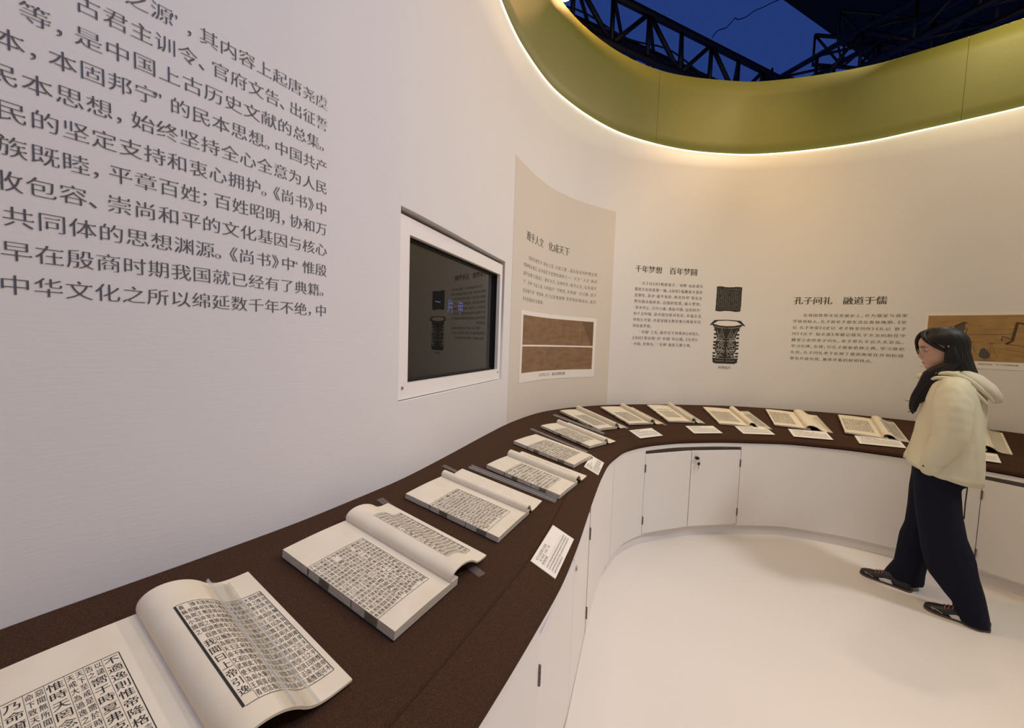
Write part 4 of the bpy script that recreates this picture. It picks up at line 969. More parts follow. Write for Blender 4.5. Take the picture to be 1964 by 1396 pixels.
# ------------------------------------------------------------------ clear holders
def bar(label, pa, pb, wd, za, zb_, th=.0022, lip=.006, tilt=0, name='acrylic_strip'):
    """clear flat strip from pixel pa to pb, raised za / zb above the desk, width wd, with upstanding lips"""
    A, na = dhit(pa, za); Bp, nb_ = dhit(pb, zb_); n = na+nb_; n /= np.linalg.norm(n); d = Bp-A; L = np.linalg.norm(d); d /= L; n -= d*(n@d); n /= np.linalg.norm(n); u = np.cross(d, n)
    o = empty(name, frame(A, u, d, n)); tag(o, label, 'page holder', 'clear plastic page holders')
    local('flat_plate', MB().bbox(-wd/2, wd/2, 0, L, 0, th, .0005), M['clear'], o)
    if lip: 
        local('raised_rim', MB().bbox(-wd/2, -wd/2+th, 0, L, th+.0001, th+lip, .0004), M['clear_edge'], o)
        local('raised_rim', MB().bbox(wd/2-th, wd/2, 0, L, th+.0001, th+lip, .0004), M['clear_edge'], o)
    return o
def over(k, label, s0, s1, v0, v1, wd, raise_=.003, lip=.004, th=.002):
    """clear strip lying on a book's right page: s0/s1 = place across the page (0 fold .. 1 edge) at the foot and head, v0/v1 along it"""
    b = BK[k][1]; SS, C_ = b['S'], b['C']; tot = b['tot']
    def pt(s, v):
        x = np.interp(s*tot, SS, C_[:, 0]); z = np.interp(s*tot, SS, C_[:, 1]); return b['O']+b['u']*x+b['v']*v+b['n']*z
    A, Bp = pt(s0, v0), pt(s1, v1); d = Bp-A; L = np.linalg.norm(d); d /= L
    sm = (s0+s1)/2; e = pt(min(1, sm+.5*wd/tot), 0)-pt(sm-.5*wd/tot, 0); n = np.cross(e, d); n = n/np.linalg.norm(n); n *= np.sign(n@b['n']); u = np.cross(d, n)
    worst = 0      # lift clear of the page's curve
    for t_ in np.linspace(0, 1, 7):
        for q in np.linspace(-.5, .5, 7):
            P = A+d*L*t_+u*wd*q; x = (P-b['O'])@b['u']; zz_ = (P-b['O'])@b['n']; C2 = C_[len(C_)//4:]; worst = max(worst, np.interp(x, C2[:, 0], C2[:, 1])-zz_)
    A = A+b['n']*(worst+raise_*.3)
    o = empty('acrylic_strip', frame(A, u, d, n)); tag(o, label, 'page holder', 'clear plastic page holders')
    local('flat_plate', MB().bbox(-wd/2, wd/2, 0, L, 0, th, .0004), M['clear'], o)
    local('raised_rim', MB().bbox(-wd/2, -wd/2+th, 0, L, th+.0001, th+lip, .0004), M['clear_edge'], o)
    local('raised_rim', MB().bbox(wd/2-th, wd/2, 0, L, th+.0001, th+lip, .0004), M['clear_edge'], o)
    return o
H_ = lambda k: BK[k][1]['H']
over(1, 'clear strip lying across the right page of the nearest book', .56, .70, -.015, H_(1)*.955, .050, lip=.005)
bar('clear strip under the curled page of the second book, its ends sticking out', (728, 957), (925, 1104), .026, .004, .004, lip=.0)
bar('clear strip under the blank curled page of the third book', (850, 893), (1014, 972), .024, .004, .004, lip=.0)
bar('longest loose clear bar lying alone between the third and fourth books', (901, 897), (1066, 963), .024, .004, .004, lip=.010)
bar('clear strip along the far edge of the flat open book', (1018, 823), (1126, 868), .022, .021, .021, lip=.003)
bar('clear bar lying in front of the book at the desk corner', (1062, 797), (1158, 833), .020, .006, .006, lip=.010)
over(7, 'clear strip over the right page of the book at the desk corner', .84, .84, -.03, H_(7)*1.0, .024)
over(8, 'clear strip at the edge of the book above the leftmost far card', .90, .90, -.045, H_(8)*.5, .024, lip=.0015)
over(9, 'clear strip on the book with large spaced characters', .86, .80, -.03, H_(9)*1.02, .024)
over(10, 'clear strip on the book above the keyed doors', .86, .84, -.03, H_(10)*1.02, .050, lip=.0015)
over(11, 'clear strip on the nearly blank right page left of the last full book', .93, .88, -.03, H_(11)*.9, .022)
over(12, 'clear strip on the densely printed book beside the woman', .80, .80, -.02, H_(12)*1.02, .055, lip=.0015)
over(13, 'clear strip on the half hidden book behind the woman', .72, .72, -.02, H_(13)*1.0, .065, lip=.0015)

# ------------------------------------------------------------------ caption cards on the front slope
def card(label, TL, TR, BR, BL, style, lines, title=.30):
    P = [dhit(p, .003)[0] for p in (TL, TR, BR, BL)]; x = (P[1]-P[0]+P[2]-P[3]); Lx = np.linalg.norm(x)/2; x /= np.linalg.norm(x); y = (P[0]-P[3]+P[1]-P[2]); n = np.cross(x, y); n /= np.linalg.norm(n); y = np.cross(n, x); Ly = ((P[0]-P[3])@y+(P[1]-P[2])@y)/2
    c = sum(P)/4; g_ = []
    for a in (-.5, .5):
        for b_ in (-.5, 0, .5):
            Q = c+x*Lx*a+y*Ly*b_; g_.append((Q-dhitn(Q)[0])@n)
    c = c-n*(min(g_)-.0005)
    o = empty('caption_card', frame(c, x, y, n)); tag(o, label, 'card', 'white caption cards along the desk front')
    print('CARD', round(Lx, 3), round(Ly, 3), 'tilt', round(math.degrees(math.acos(n[2])), 1))
    cb = local('board', MB().bbox(-Lx/2, Lx/2, -Ly/2, Ly/2, 0, .003, .0004), M['card'], o)
    it = []; m = lambda p: np.c_[p[:, 0], p[:, 1], np.full(len(p), .0032)]
    def ln(t, y_, e, xr=1.0, x0_=-.42):
        x_ = Lx*x0_
        for ch in t:
            if x_+e > Lx*.44*xr: break
            it.append((ch, x_+e/2, y_, e*.92, e*1.05)); x_ += e
    e = min(Ly*.105, Lx*.050)
    ln(lines[0], Ly*.34, e*1.12); ln(lines[1], Ly*.21, e*.9); ln(lines[2], Ly*.09, e*.9)
    for i, t in enumerate(lines[3:]): ln(t*2, -Ly*(.08+.105*i), e*.66)
    add_print('printed_text', it, None, m, M['greyink'], cb, style)
    add_print('rule_line', [], [(-Lx*.42, Lx*.42, Ly*.012, Ly*.012+.0005)], m, M['redink'], cb, style)
    return o
card('largest white caption card, in front of the third book on the near desk edge', (1018.8, 1073.1), (1061.5, 1005.1), (1099.4, 1036.7), (1063.7, 1113.7), (2, .004, .006, False), CARD)
card('white card below the flat open book, at the inner bend of the desk', (1121, 893.5), (1134.2, 871.4), (1157.8, 889.6), (1146.4, 913.3), (1, .004, .01, False), [CARD[4][:6], CARD[1], CARD[2]]+CARD[3:])
fc = [('white card leftmost of the row on the far side', (1322-112.5, 825.5), (1252, 822), (1268, 836), (1224, 842.5)), ('white card above the left keyed door', (1317, 818.2), (1371, 818), (1381.7, 832), (1328, 832.3)), ('white card above and right of the keyed cabinet doors', (1412.8, 818.4), (1473, 821), (1481, 834.5), (1421, 832.8)),
 ('white card second to the left of the woman', (1513.6, 824), (1588, 830), (1594, 844.8), (1519, 838.2)), ('white card immediately left of the woman', (1641.4, 836.8), (1729.5, 844.8), (1733, 860.3), (1645, 851.2)), ('white card partly hidden behind the woman\'s back', (1830, 862), (1917.5, 873.5), (1915, 889.5), (1832, 877))]
for i, (l, a, b_, c_, d_) in enumerate(fc): card(l, a, b_, c_, d_, (1, .004, .012, False), [CARD[3][i:i+6+i % 3], CARD[1], CARD[4]]+CARD[3:6])

# ------------------------------------------------------------------ above: roof sheet, trusses, lamps, wires
def up(px, z): return V(onz(px, z))
def truss(label, px, zt0, wd, hgt, L, r=.035, bays=9, extra=0):
    """box truss whose near lower chord runs through two pixels at height zt0"""
    a, b_ = up(px[0], zt0), up(px[1], zt0); d = (b_-a).normalized(); n = Vector((-d.y, d.x, 0)).normalized()
    if n.y < 0: n = -n
    a = a-d*extra-Vector((0, 0, hgt)); o = empty('lighting_truss', frame(a, d, n, (0, 0, 1))); tag(o, label, 'truss', 'black roof trusses')
    # d is horizontal because both points share one height
    for y, z in ((0, 0), (wd, 0), (0, hgt), (wd, hgt)):
        local('chord', MB().tube((0, y, z), (L, y, z), r, 10), M['truss'], o, True)
    st = L/bays
    for y in (0, wd):
        for i in range(bays+1): local('brace', MB().tube((i*st, y, 0), (i*st, y, hgt), r*.62, 8), M['truss'], o, True)
        for i in range(bays): local('brace', MB().tube((i*st, y, 0 if i % 2 else hgt), ((i+1)*st, y, hgt if i % 2 else 0), r*.62, 8), M['truss'], o, True)
    for z in (0, hgt):
        for i in range(bays): local('brace', MB().tube((i*st, 0, z), ((i+1)*st, wd, z), r*.5, 8), M['truss'], o, True)
    return o, d, n
t1, d1, n1 = truss('black box truss crossing the opening from upper left to centre', ((1200, 3), (1478, 143)), 5.6, .50, .55, 6.2, extra=3.0, bays=11, r=.046)
t2, d2, n2 = truss('black box truss rising to the right over the opening', ((1505, 143), (1745, 6)), 6.3, .50, .55, 5.5, extra=.1, bays=9, r=.042)
t3, d3, n3 = truss('dim truss crossing the upper right corner of the opening', ((1700, 30), (1950, 52)), 7.0, .5, .5, 5.0, extra=.8, r=.03)
# knot of rigging where the two trusses meet
kn = empty('rigging_corner', frame(up((1490, 150), 5.6), (1, 0, 0), (0, 1, 0), (0, 0, 1))); tag(kn, 'dark corner block joining the two trusses just above the green band', 'truss joint')
local('corner_block', MB().bbox(-.12, .30, .0, .30, -.10, .05, .03), M['truss'], kn)
local('hanging_clamp', MB().tube((-.10, -.03, -.05), (-.10, -.03, .12), .018, 8), M['truss'], kn)
# cables slung along the truss
for k_, (z0_, amp) in enumerate(((.33, .05), (.22, .07))):
    pts = []
    for i in range(40):
        x = .6+i*.13; p = Vector(t1.matrix_world @ Vector((x, .18+.05*k_, z0_+amp*math.sin(i*.55+k_*2)-.03*math.sin(i*.21)))); pts.append(p)
    c_ = MB().path(pts, .011, 6).build('slung_cable', M['truss'], smooth=True); tag(c_, ['upper thin black cable slung along the left truss', 'lower thin black cable slung along the left truss'][k_], 'cable')
p0, p1 = up((1366, 72), 6.15), up((1512, -8), 7.4); pts = [p0+(p1-p0)*t_+Vector((0, 0, .12*math.sin(t_*math.pi)*(1 if t_ < .3 else .4)+.04*math.sin(t_*26)*(1-t_)**2)) for t_ in np.linspace(0, 1, 30)]
wr = MB().path(pts, .007, 5); tag(wr.build('hanging_wire', M['truss']), 'thin wire running up from the left truss against the blue', 'wire')
# dark roof sheet covering the right half, straight edge against the blue
A = [up((1497, -4), 7.6), up((1606, 74), 7.6)]; d = (A[1]-A[0]).normalized(); n = Vector((-d.y, d.x, 0)); 
if n.x < 0: n = -n
P = [A[0]-d*9, A[1]+d*9, A[1]+d*9+n*16, A[0]-d*9+n*16]
rf = MB().add([tuple(p) for p in P]+[tuple(p+Vector((0, 0, .08))) for p in P], [(0, 1, 2, 3), (7, 6, 5, 4), (0, 4, 5, 1), (1, 5, 6, 2), (2, 6, 7, 3), (3, 7, 4, 0)]).build('roof_sheet', M['truss2']); tag(rf, 'big black roof sheet hiding the blue on the right', 'roof sheet')
def lamp(label, pos, tgt):
    p = Vector(pos); d = (Vector(tgt)-p).normalized(); q = d.to_track_quat('-Z', 'Y').to_matrix().to_4x4(); q.translation = p; o = empty('spot_lamp', q); tag(o, label, 'lamp', 'warm spot lamps on the trusses')
    mb = MB().tube((0, 0, .02), (0, 0, .20), .075, 20, r2=.085); local('housing', mb, M['black'], o, False)
    local('lens', MB().tube((0, 0, .012), (0, 0, .019), .066, 20), M['lamp'], o)
    mb = MB(); mb.path([(-.10, 0, .1), (-.10, 0, .24), (0, 0, .29), (.10, 0, .24), (.10, 0, .1)], .008, 6); mb.tube((0, 0, .29), (0, 0, .36), .02, 8); local('yoke', mb, M['black'], o)
    return o

print('GLYPH FILLS', getattr(G, 'bad', 0), getattr(G, 'reset', ''))
# ------------------------------------------------------------------ the woman
P0 = np.array([2.50, 2.27, 0.]); FW = np.array([-.64, .768, 0.]); FW /= np.linalg.norm(FW); LF = np.array([-FW[1], FW[0], 0.])
TP = frame(P0, FW, LF, (0, 0, 1))
def lp(px, y=0.0):      # pixel -> (x, z) in the woman's own side-view plane, y to her left
    d = ray(px); o = P0+LF*y; t = (LF@(o-EYE))/(LF@d); p = EYE+d*t; return (p-P0)@FW, p[2]
woman = empty('person', TP); tag(woman, 'woman with long black hair, glasses, cream hooded jacket and wide navy trousers, walking left', 'person')
M['skin'] = mat('skin', (.52, .31, .22), .5)
M['hair'] = mat('black_hair', (.0035, .003, .003), .5, bump=((190, 190, 5), 3, .5, .0015), spec=.35)
M['hair2'] = mat('hair_tips', (.012, .006, .006), .45, bump=((160, 160, 6), 3, .6, .002))
M['jacket'] = mat('cream_jacket', (.66, .63, .47), .8, bump=((9, 9, 3), 2, .6, .05))
M['hood'] = mat('cream_hood', (.58, .55, .44), .85, bump=((9, 9, 4), 2, .5, .04))
M['navy'] = mat('navy_trousers', (.007, .0085, .020), .9, bump=((14, 14, 4), 3, .4, .03), spec=.2)
M['shoe'] = mat('shoe_black', (.010, .010, .014), .45)
M['shoe_white'] = mat('shoe_white', (.62, .60, .58), .5)
M['sole'] = mat('shoe_sole', (.10, .07, .055), .7)
M['lace'] = mat('shoe_lace', (.42, .16, .17), .7)
M['lips'] = mat('lips', (.36, .12, .095), .45)
M['white_eye'] = mat('eye_white', (.6, .56, .54), .3)
M['wire'] = mat('glasses_wire', (.45, .36, .33), .25, metal=1)
M['lens'] = clear_mat('glasses_lens', (.97, .96, .96), .6)
def loft(name, secs, m, parent, smooth=True, caps=True, n=28, p=2.3, warp=None, thick=0):
    """secs: (cx, cy, z, rx_front, rx_back, ry[, tilt]) horizontal superellipse sections"""
    v = []
    for s in secs:
        cx, cy, z, rf, rb_, ry = s[:6]; tilt = s[6] if len(s) > 6 else 0
        for i in range(n):
            a = 2*math.pi*i/n; c, s_ = math.cos(a), math.sin(a); k = (abs(c)**p+abs(s_)**p)**(-1/p)
            x = c*k*(rf if c > 0 else rb_); y = s_*k*ry; v.append((cx+x, cy+y, z+tilt*x))
    m_ = len(secs); f = [(j*n+i, j*n+(i+1) % n, (j+1)*n+(i+1) % n, (j+1)*n+i) for j in range(m_-1) for i in range(n)]
    if caps: f += [tuple(range(n))[::-1], tuple(range((m_-1)*n, m_*n))]
    if warp: v = [warp(*q) for q in v]
    o = link_mesh(name, v, f, m, parent, smooth, inv=IDN)
    if thick: md = o.modifiers.new('thickness', 'SOLIDIFY'); md.thickness = thick; md.offset = -1
    return o
def prof_fn(pts, y):
    q = sorted([(z, x) for x, z in (lp(p, y) for p in pts)]); Z = [a for a, b in q]; X = [b for a, b in q]
    return lambda z: float(np.interp(z, Z, X))
o8 = lambda x, y: (1600+x/2.181, 600+y/2.181)
o4 = lambda x, y: (1640+x/4.364, 900+y/4.364)
# --- trousers: two wide legs under one seat
rear_f = prof_fn([o4(480, 60), o4(495, 260), o4(510, 380), o4(550, 640), o4(600, 830), o4(720, 990), o4(810, 1090), o4(830, 1180), o4(850, 1250)], .09)
rear_b = prof_fn([o4(905, 90), o4(890, 180), o4(905, 400), o4(945, 600), o4(1020, 770), o4(1040, 900), o4(1100, 1080), o4(1150, 1310)], .09)
front_f = prof_fn([o4(470, 30), o4(455, 100), o4(440, 270), o4(415, 420), o4(370, 510), o4(340, 650), o4(318, 750), o4(265, 800), o4(225, 850)], -.09)
front_b = prof_fn([o4(880, 150), o4(800, 400), o4(700, 600), o4(640, 760), o4(595, 850), o4(578, 960), o4(570, 1020)], -.09)
def leg_secs(ff, fb_, yc, ztop_, zbot, wt, wb_):
    out = []
    for z in np.linspace(zbot, ztop_, 22):
        a, b_ = ff(z), fb_(z); t = (z-zbot)/(ztop_-zbot); c = (a+b_)/2; r = max(.05, (a-b_)/2); out.append((c, yc*(1-.15*t), z, r, r, wb_*(1-t)+wt*t))
    return out
s1 = leg_secs(rear_f, rear_b, .095, .84, .012, .090, .085); s2 = leg_secs(front_f, front_b, -.085, .84, .030, .088, .080)
zh = .80
hip = [(-.03, 0, .72, .105, .115, .155), (-.028, 0, .80, .112, .115, .165), (-.025, 0, .88, .108, .108, .155), (-.02, 0, .96, .10, .10, .14)]
def merge_lofts(name, groups, m, parent, n=28, p=2.2, remesh=None, warp=None):
    mb = MB()
    for secs in groups:
        v = []
        for s in secs:
            cx, cy, z, rf, rb_, ry = s[:6]
            for i in range(n):
                a = 2*math.pi*i/n; c, s_ = math.cos(a), math.sin(a); k = (abs(c)**p+abs(s_)**p)**(-1/p)
                v.append((cx+c*k*(rf if c > 0 else rb_), cy+s_*k*ry, z))
        m_ = len(secs); f = [(j*n+i, j*n+(i+1) % n, (j+1)*n+(i+1) % n, (j+1)*n+i) for j in range(m_-1) for i in range(n)]+[tuple(range(n))[::-1], tuple(range((m_-1)*n, m_*n))]
        mb.add(v, f)
    if warp: mb.v = [list(warp(*q)) for q in mb.v]
    return solid(name, mb, m, parent, remesh)
def solid(name, mb, m, parent, voxel=None, smooth_it=4):
    """join overlapping closed shells into one continuous skin"""
    me = bpy.data.meshes.new(name); me.from_pydata([tuple(q) for q in mb.v], [], [tuple(q) for q in mb.f]); me.update()
    o = bpy.data.objects.new(name, me); C.objects.link(o)
    if voxel:
        bm = bmesh.new(); bm.from_mesh(me); bmesh.ops.recalc_face_normals(bm, faces=bm.faces[:]); bm.to_mesh(me); bm.free()
        r = o.modifiers.new('r', 'REMESH'); r.mode = 'VOXEL'; r.voxel_size = voxel; r.adaptivity = 0
        if smooth_it: s_ = o.modifiers.new('s', 'SMOOTH'); s_.iterations = smooth_it; s_.factor = .5
        bpy.context.view_layer.update(); dg = bpy.context.evaluated_depsgraph_get(); nm = bpy.data.meshes.new_from_object(o.evaluated_get(dg)); o.modifiers.clear(); o.data = nm; nm.name = name
    o.data.materials.clear(); o.data.materials.append(m); o.data.shade_smooth()
    o.parent = parent; WM[o.name] = WM[parent.name]; return o
def fold(x, y, z):
    a = math.atan2(y, x+.02); k = max(0, (.75-z))*.010
    return (x+k*math.sin(a*5+z*6)*.5, y+k*math.cos(a*4+z*5+1)*.5, z)
merge_lofts('trousers', [s1, s2, hip], M['navy'], woman, remesh=.008, warp=fold)
# --- jacket
jf = prof_fn([o8(428, 262), o8(400, 300), o8(372, 350), o8(358, 400), o8(345, 450), o8(325, 520), o8(305, 590), o8(292, 624)], .03)
jb = prof_fn([o8(575, 262), o8(615, 300), o8(636, 350), o8(640, 400), o8(640, 480), o8(638, 560), o8(630, 640), o8(622, 690)], .05)
js = []
for z in np.linspace(.775, 1.36, 24):
    a, b_ = jf(z), jb(z); c = (a+b_)/2; r = (a-b_)/2; t = (z-.775)/.585
    ry = np.interp(z, [.775, .9, 1.1, 1.22, 1.29, 1.33, 1.36], [.205, .19, .175, .178, .165, .115, .075])
    js.append((c, 0, z, r, r, float(ry)))
zf = lp(o8(292, 622), .03)[1]; zbk = lp(o8(600, 692), .05)[1]
def jwarp(x, y, z):
    w_ = max(0, (1.0-z)/.225); z2 = z+w_*((.045 if x > -.03 else .0)*min(1, max(0, (x+.03)/.10)))-w_*(.03*max(0, (-x-.05)/.12))
    a = math.atan2(y, x); k = .005+.006*w_
    return (x+k*math.sin(5*a+z*11), y+k*math.cos(4*a+z*9+.6), z2)
jk = loft('jacket', js, M['jacket'], woman, caps=False, n=56, p=2.25, warp=jwarp, thick=.004)
# collar folds round the neck
mb = MB(); r_ = []
for i in range(25):
    a = 2*math.pi*i/24; r_.append((.0+.085*math.cos(a), .080*math.sin(a), 1.345+.020*math.cos(a)*-1))
mb.path(r_, .020, 8); local('collar', mb, M['jacket'], jk, True)
# hem band
hb_ = [(x[0], x[1], z, x[3]+.003, x[4]+.003, x[5]+.003) for x, z in zip(js[:2], (.775, .80))]
# sleeves
def limb(name, pts, rad, m, parent, n=18, wr=0, thick=0, flat=1.0):
    P = [np.array(p, float) for p in pts]; S = np.linspace(0, len(P)-1, (len(P)-1)*7+1); Q = []
    for s in S:      # Catmull-Rom
        i = min(int(s), len(P)-2); t = s-i; p0, p1, p2, p3 = P[max(i-1, 0)], P[i], P[i+1], P[min(i+2, len(P)-1)]
        Q.append(.5*((2*p1)+(-p0+p2)*t+(2*p0-5*p1+4*p2-p3)*t*t+(-p0+3*p1-3*p2+p3)*t**3))
    R = np.interp(S, range(len(P)), rad); v = []; up_ = np.array([0, 1., 0])
    for i, q in enumerate(Q):
        d = Q[min(i+1, len(Q)-1)]-Q[max(i-1, 0)]; d /= np.linalg.norm(d); u = up_-d*(up_@d); u /= np.linalg.norm(u); w_ = np.cross(d, u)
        for k in range(n):
            a = 2*math.pi*k/n; rr_ = R[i]*(1+wr*math.sin(i*1.7+2.2*math.sin(a)))
            v.append(q+u*math.sin(a)*rr_*flat+w_*math.cos(a)*rr_)
    f = [(i*n+k, i*n+(k+1) % n, (i+1)*n+(k+1) % n, (i+1)*n+k) for i in range(len(Q)-1) for k in range(n)]
    if not thick: f += [tuple(range(n))[::-1], tuple(range((len(Q)-1)*n, len(Q)*n))]
    o = link_mesh(name, v, f, m, parent, True, inv=IDN)
    if thick: md = o.modifiers.new('thickness', 'SOLIDIFY'); md.thickness = thick; md.offset = -1
    return o
def L3(px, y): x, z = lp(px, y); return (x, y, z)
arm = [L3(o8(505, 300), .100), L3(o8(498, 345), .160), L3(o8(494, 400), .192), L3(o8(490, 465), .205), L3(o8(478, 530), .205), L3(o8(440, 585), .195), L3(o8(408, 628), .180), L3(o8(392, 656), .168)]
limb('sleeve', arm, [.060, .074, .080, .076, .070, .058, .046, .040], M['jacket'], jk, 26, .012)
limb('cuff', [L3(o8(418, 622), .182), L3(o8(400, 648), .170), L3(o8(388, 668), .160)], [.048, .046, .026], M['jacket'], jk, 20, .02)
local('cuff_button', MB().tube(L3(o8(374, 640), .205), L3(o8(374, 640), .215), .006, 8), M['black'], jk)
arm2 = [(a, -b, c) for a, b, c in [(-.03, .10, 1.29), (-.035, .165, 1.22), (-.04, .20, 1.12), (-.045, .205, 1.0), (-.01, .195, .90), (.03, .165, .83), (.035, .15, .79)]]
limb('sleeve', arm2, [.058, .074, .074, .066, .056, .048, .03], M['jacket'], jk, 26, .012)
# hood lying on her back
hv = []; n = 20; P = [((-.035, 1.375), (.055, .020)), ((-.085, 1.350), (.085, .034)), ((-.130, 1.315), (.100, .040)), ((-.175, 1.275), (.095, .036)), ((-.205, 1.235), (.070, .028)), ((-.215, 1.205), (.030, .014))]
for i, ((x, z), (ry, rt)) in enumerate(P):
    a_ = P[min(i+1, 5)][0]; b_ = P[max(i-1, 0)][0]; d = np.array([a_[0]-b_[0], a_[1]-b_[1]]); d /= np.linalg.norm(d); nx_, nz_ = d[1]*-1, d[0]; 
    if nz_ < 0: nx_, nz_ = -nx_, -nz_
    for k in range(n):
        a = 2*math.pi*k/n; hv.append((x+nx_*rt*math.sin(a), ry*math.cos(a), z+nz_*rt*math.sin(a)))
hf = [(i*n+k, i*n+(k+1) % n, (i+1)*n+(k+1) % n, (i+1)*n+k) for i in range(5) for k in range(n)]+[tuple(range(n))[::-1], tuple(range(5*n, 6*n))]
link_mesh('hood', hv, hf, M['hood'], jk, True, inv=IDN)
# hood front edge: folded rolls running from the neck back over the shoulder
for s_ in (1, -1):
    limb('hood_edge', [(.040, s_*.072, 1.322), (.01, s_*.090, 1.347), (-.045, s_*.098, 1.352), (-.105, s_*.100, 1.322), (-.165, s_*.085, 1.262), (-.200, s_*.06, 1.215)], [.008, .013, .014, .013, .012, .006], M['jacket'], jk, 10)
    limb('hood_edge', [(.045, s_*.082, 1.300), (.015, s_*.106, 1.325), (-.045, s_*.118, 1.325), (-.10, s_*.118, 1.290), (-.15, s_*.100, 1.235), (-.18, s_*.08, 1.20)], [.006, .010, .011, .011, .009, .004], M['jacket'], jk, 10)
# --- body, arms, hands, head: closed shells fused into one skin
bd = MB()
def shell(pts, rad, n=12):
    P = [Vector(p) for p in pts]; return bd.path([tuple(p) for p in P], list(rad), n)
shell([(-.03, 0, .74), (-.03, 0, .86), (-.02, 0, 1.0), (-.02, 0, 1.15), (-.03, 0, 1.26), (-.02, 0, 1.32), (.005, 0, 1.37), (.02, 0, 1.44)], [.10, .105, .095, .10, .095, .055, .047, .045], 16)
shell([(-.03, -.12, 1.235), (-.03, 0, 1.25), (-.03, .12, 1.235)], [.038, .05, .038])
def arm_hand(pts, s_):
    shell(pts, [.038, .038, .034, .028, .024], 10)
    w_ = Vector(pts[-1]); d = (w_-Vector(pts[-2])).normalized(); side = Vector((0, s_, 0)); fr = d.cross(side).normalized()
    shell([w_, w_+d*.03, w_+d*.075], [.024, .030, .026], 10); pal = w_+d*.07
    for i, (off, ln_) in enumerate(((-.026, .058), (-.009, .070), (.009, .066), (.026, .050))):
        b0 = pal+fr*off; k1 = b0+d*ln_*.45; k2 = k1+(d*.9-side*.35).normalized()*ln_*.32; k3 = k2+(d*.7-side*.7).normalized()*ln_*.28
        shell([b0-d*.02, k1, k2, k3], [.0095, .009, .008, .0065], 8)
    t0 = w_+d*.025+fr*.022; shell([t0, t0+(d+fr*.9).normalized()*.035, t0+(d+fr*.9).normalized()*.035+(d+fr*.2).normalized()*.03], [.011, .010, .007], 8)
arm_hand([(-.03, .14, 1.22), (arm[2][0], .205, arm[2][2]), (arm[3][0], .21, arm[3][2]), (-.02, .165, .90), (-.03, .115, .84)], 1)
arm_hand([(-.03, -.14, 1.22), (-.035, -.205, 1.10), (-.04, -.21, 1.0), (-.03, -.165, .90), (-.035, -.11, .85)], -1)
for ff, fb_, yc, ank in ((rear_f, rear_b, .085, (-.215, .09, .09)), (front_f, front_b, -.085, (.085, -.045, .09))):
    kz = .45; kx = (ff(kz)+fb_(kz))/2
    shell([(-.03, yc*.8, .80), (( -.03+kx)/2, yc, .62), (kx, yc, kz), ((kx+ank[0])/2+.0, yc, .27), ank, (ank[0]+.02, ank[1], .05)], [.085, .072, .052, .046, .032, .035], 12)
# head in its own upright frame, then pitched forward
HC = np.array([.012, 0, 1.492]); hp_ = math.radians(13); chh, shh = math.cos(hp_), math.sin(hp_)
yw = math.radians(14); cyw, syw = math.cos(yw), math.sin(yw)
def hw(x, y, z):     # head frame (origin head centre, x forward) -> woman's frame, turned a little to her left
    X, Y_, Z = x*chh+z*shh, y, -x*shh+z*chh
    return (HC[0]+X*cyw-Y_*syw, X*syw+Y_*cyw, HC[2]+Z)
zl = [-.118, -.112, -.10, -.085, -.072, -.066, -.060, -.052, -.044, -.036, -.028, -.016, -.004, .010, .022, .034, .050, .070, .088, .102, .112, .117]
fx = [.060, .078, .086, .083, .084, .0885, .085, .0885, .085, .086, .088, .087, .083, .081, .086, .089, .088, .080, .064, .044, .022, .006]
bx = [.010, -.004, -.020, -.035, -.050, -.056, -.062, -.068, -.073, -.078, -.083, -.088, -.092, -.095, -.097, -.097, -.094, -.086, -.072, -.054, -.032, -.010]
wy = [.014, .026, .038, .047, .053, .055, .057, .0595, .061, .0625, .064, .066, .0675, .069, .070, .071, .071, .067, .058, .045, .029, .010]
def head_x(z): return float(np.interp(z, zl, fx))
hvv = []; n = 40
for z, f_, b_, w_ in zip(zl, fx, bx, wy):
    c = (f_+b_)/2-.008
    for k in range(n):
        a = 2*math.pi*k/n; ca, sa = math.cos(a), math.sin(a); p_ = 2.15; q_ = (abs(ca)**p_+abs(sa)**p_)**(-1/p_)
        x = c+ca*q_*((f_-c) if ca > 0 else (c-b_)); y = sa*q_*w_
        if ca > 0:
            nose = np.interp(z, [-.048, -.042, -.036, -.026, -.010, .008, .020, .03], [0, .007, .0165, .0155, .010, .004, .001, 0])
            x += nose*math.exp(-(y/(.0095 if z > -.02 else .0135))**2)
            sock = math.exp(-((z-.004)/.012)**2)*math.exp(-((abs(y)-.031)/.014)**2); x -= .007*sock
            lip = math.exp(-((z+.066)/.006)**2)+math.exp(-((z+.078)/.006)**2); x += .003*lip*math.exp(-(y/.018)**2)
        hvv.append(hw(x, y, z))
m_ = len(zl); bd.add(hvv, [(j*n+i, j*n+(i+1) % n, (j+1)*n+(i+1) % n, (j+1)*n+i) for j in range(m_-1) for i in range(n)]+[tuple(range(n))[::-1], tuple(range((m_-1)*n, m_*n))])
for s_ in (1, -1):      # ears
    bd.path([hw(-.008, s_*.066, -.025), hw(-.010, s_*.074, -.005), hw(-.012, s_*.077, .012), hw(-.006, s_*.070, .022)], [.006, .009, .010, .006], 8)
solid('body', bd, M['skin'], woman, .0042, 2)
hd = bpy.data.objects['body']
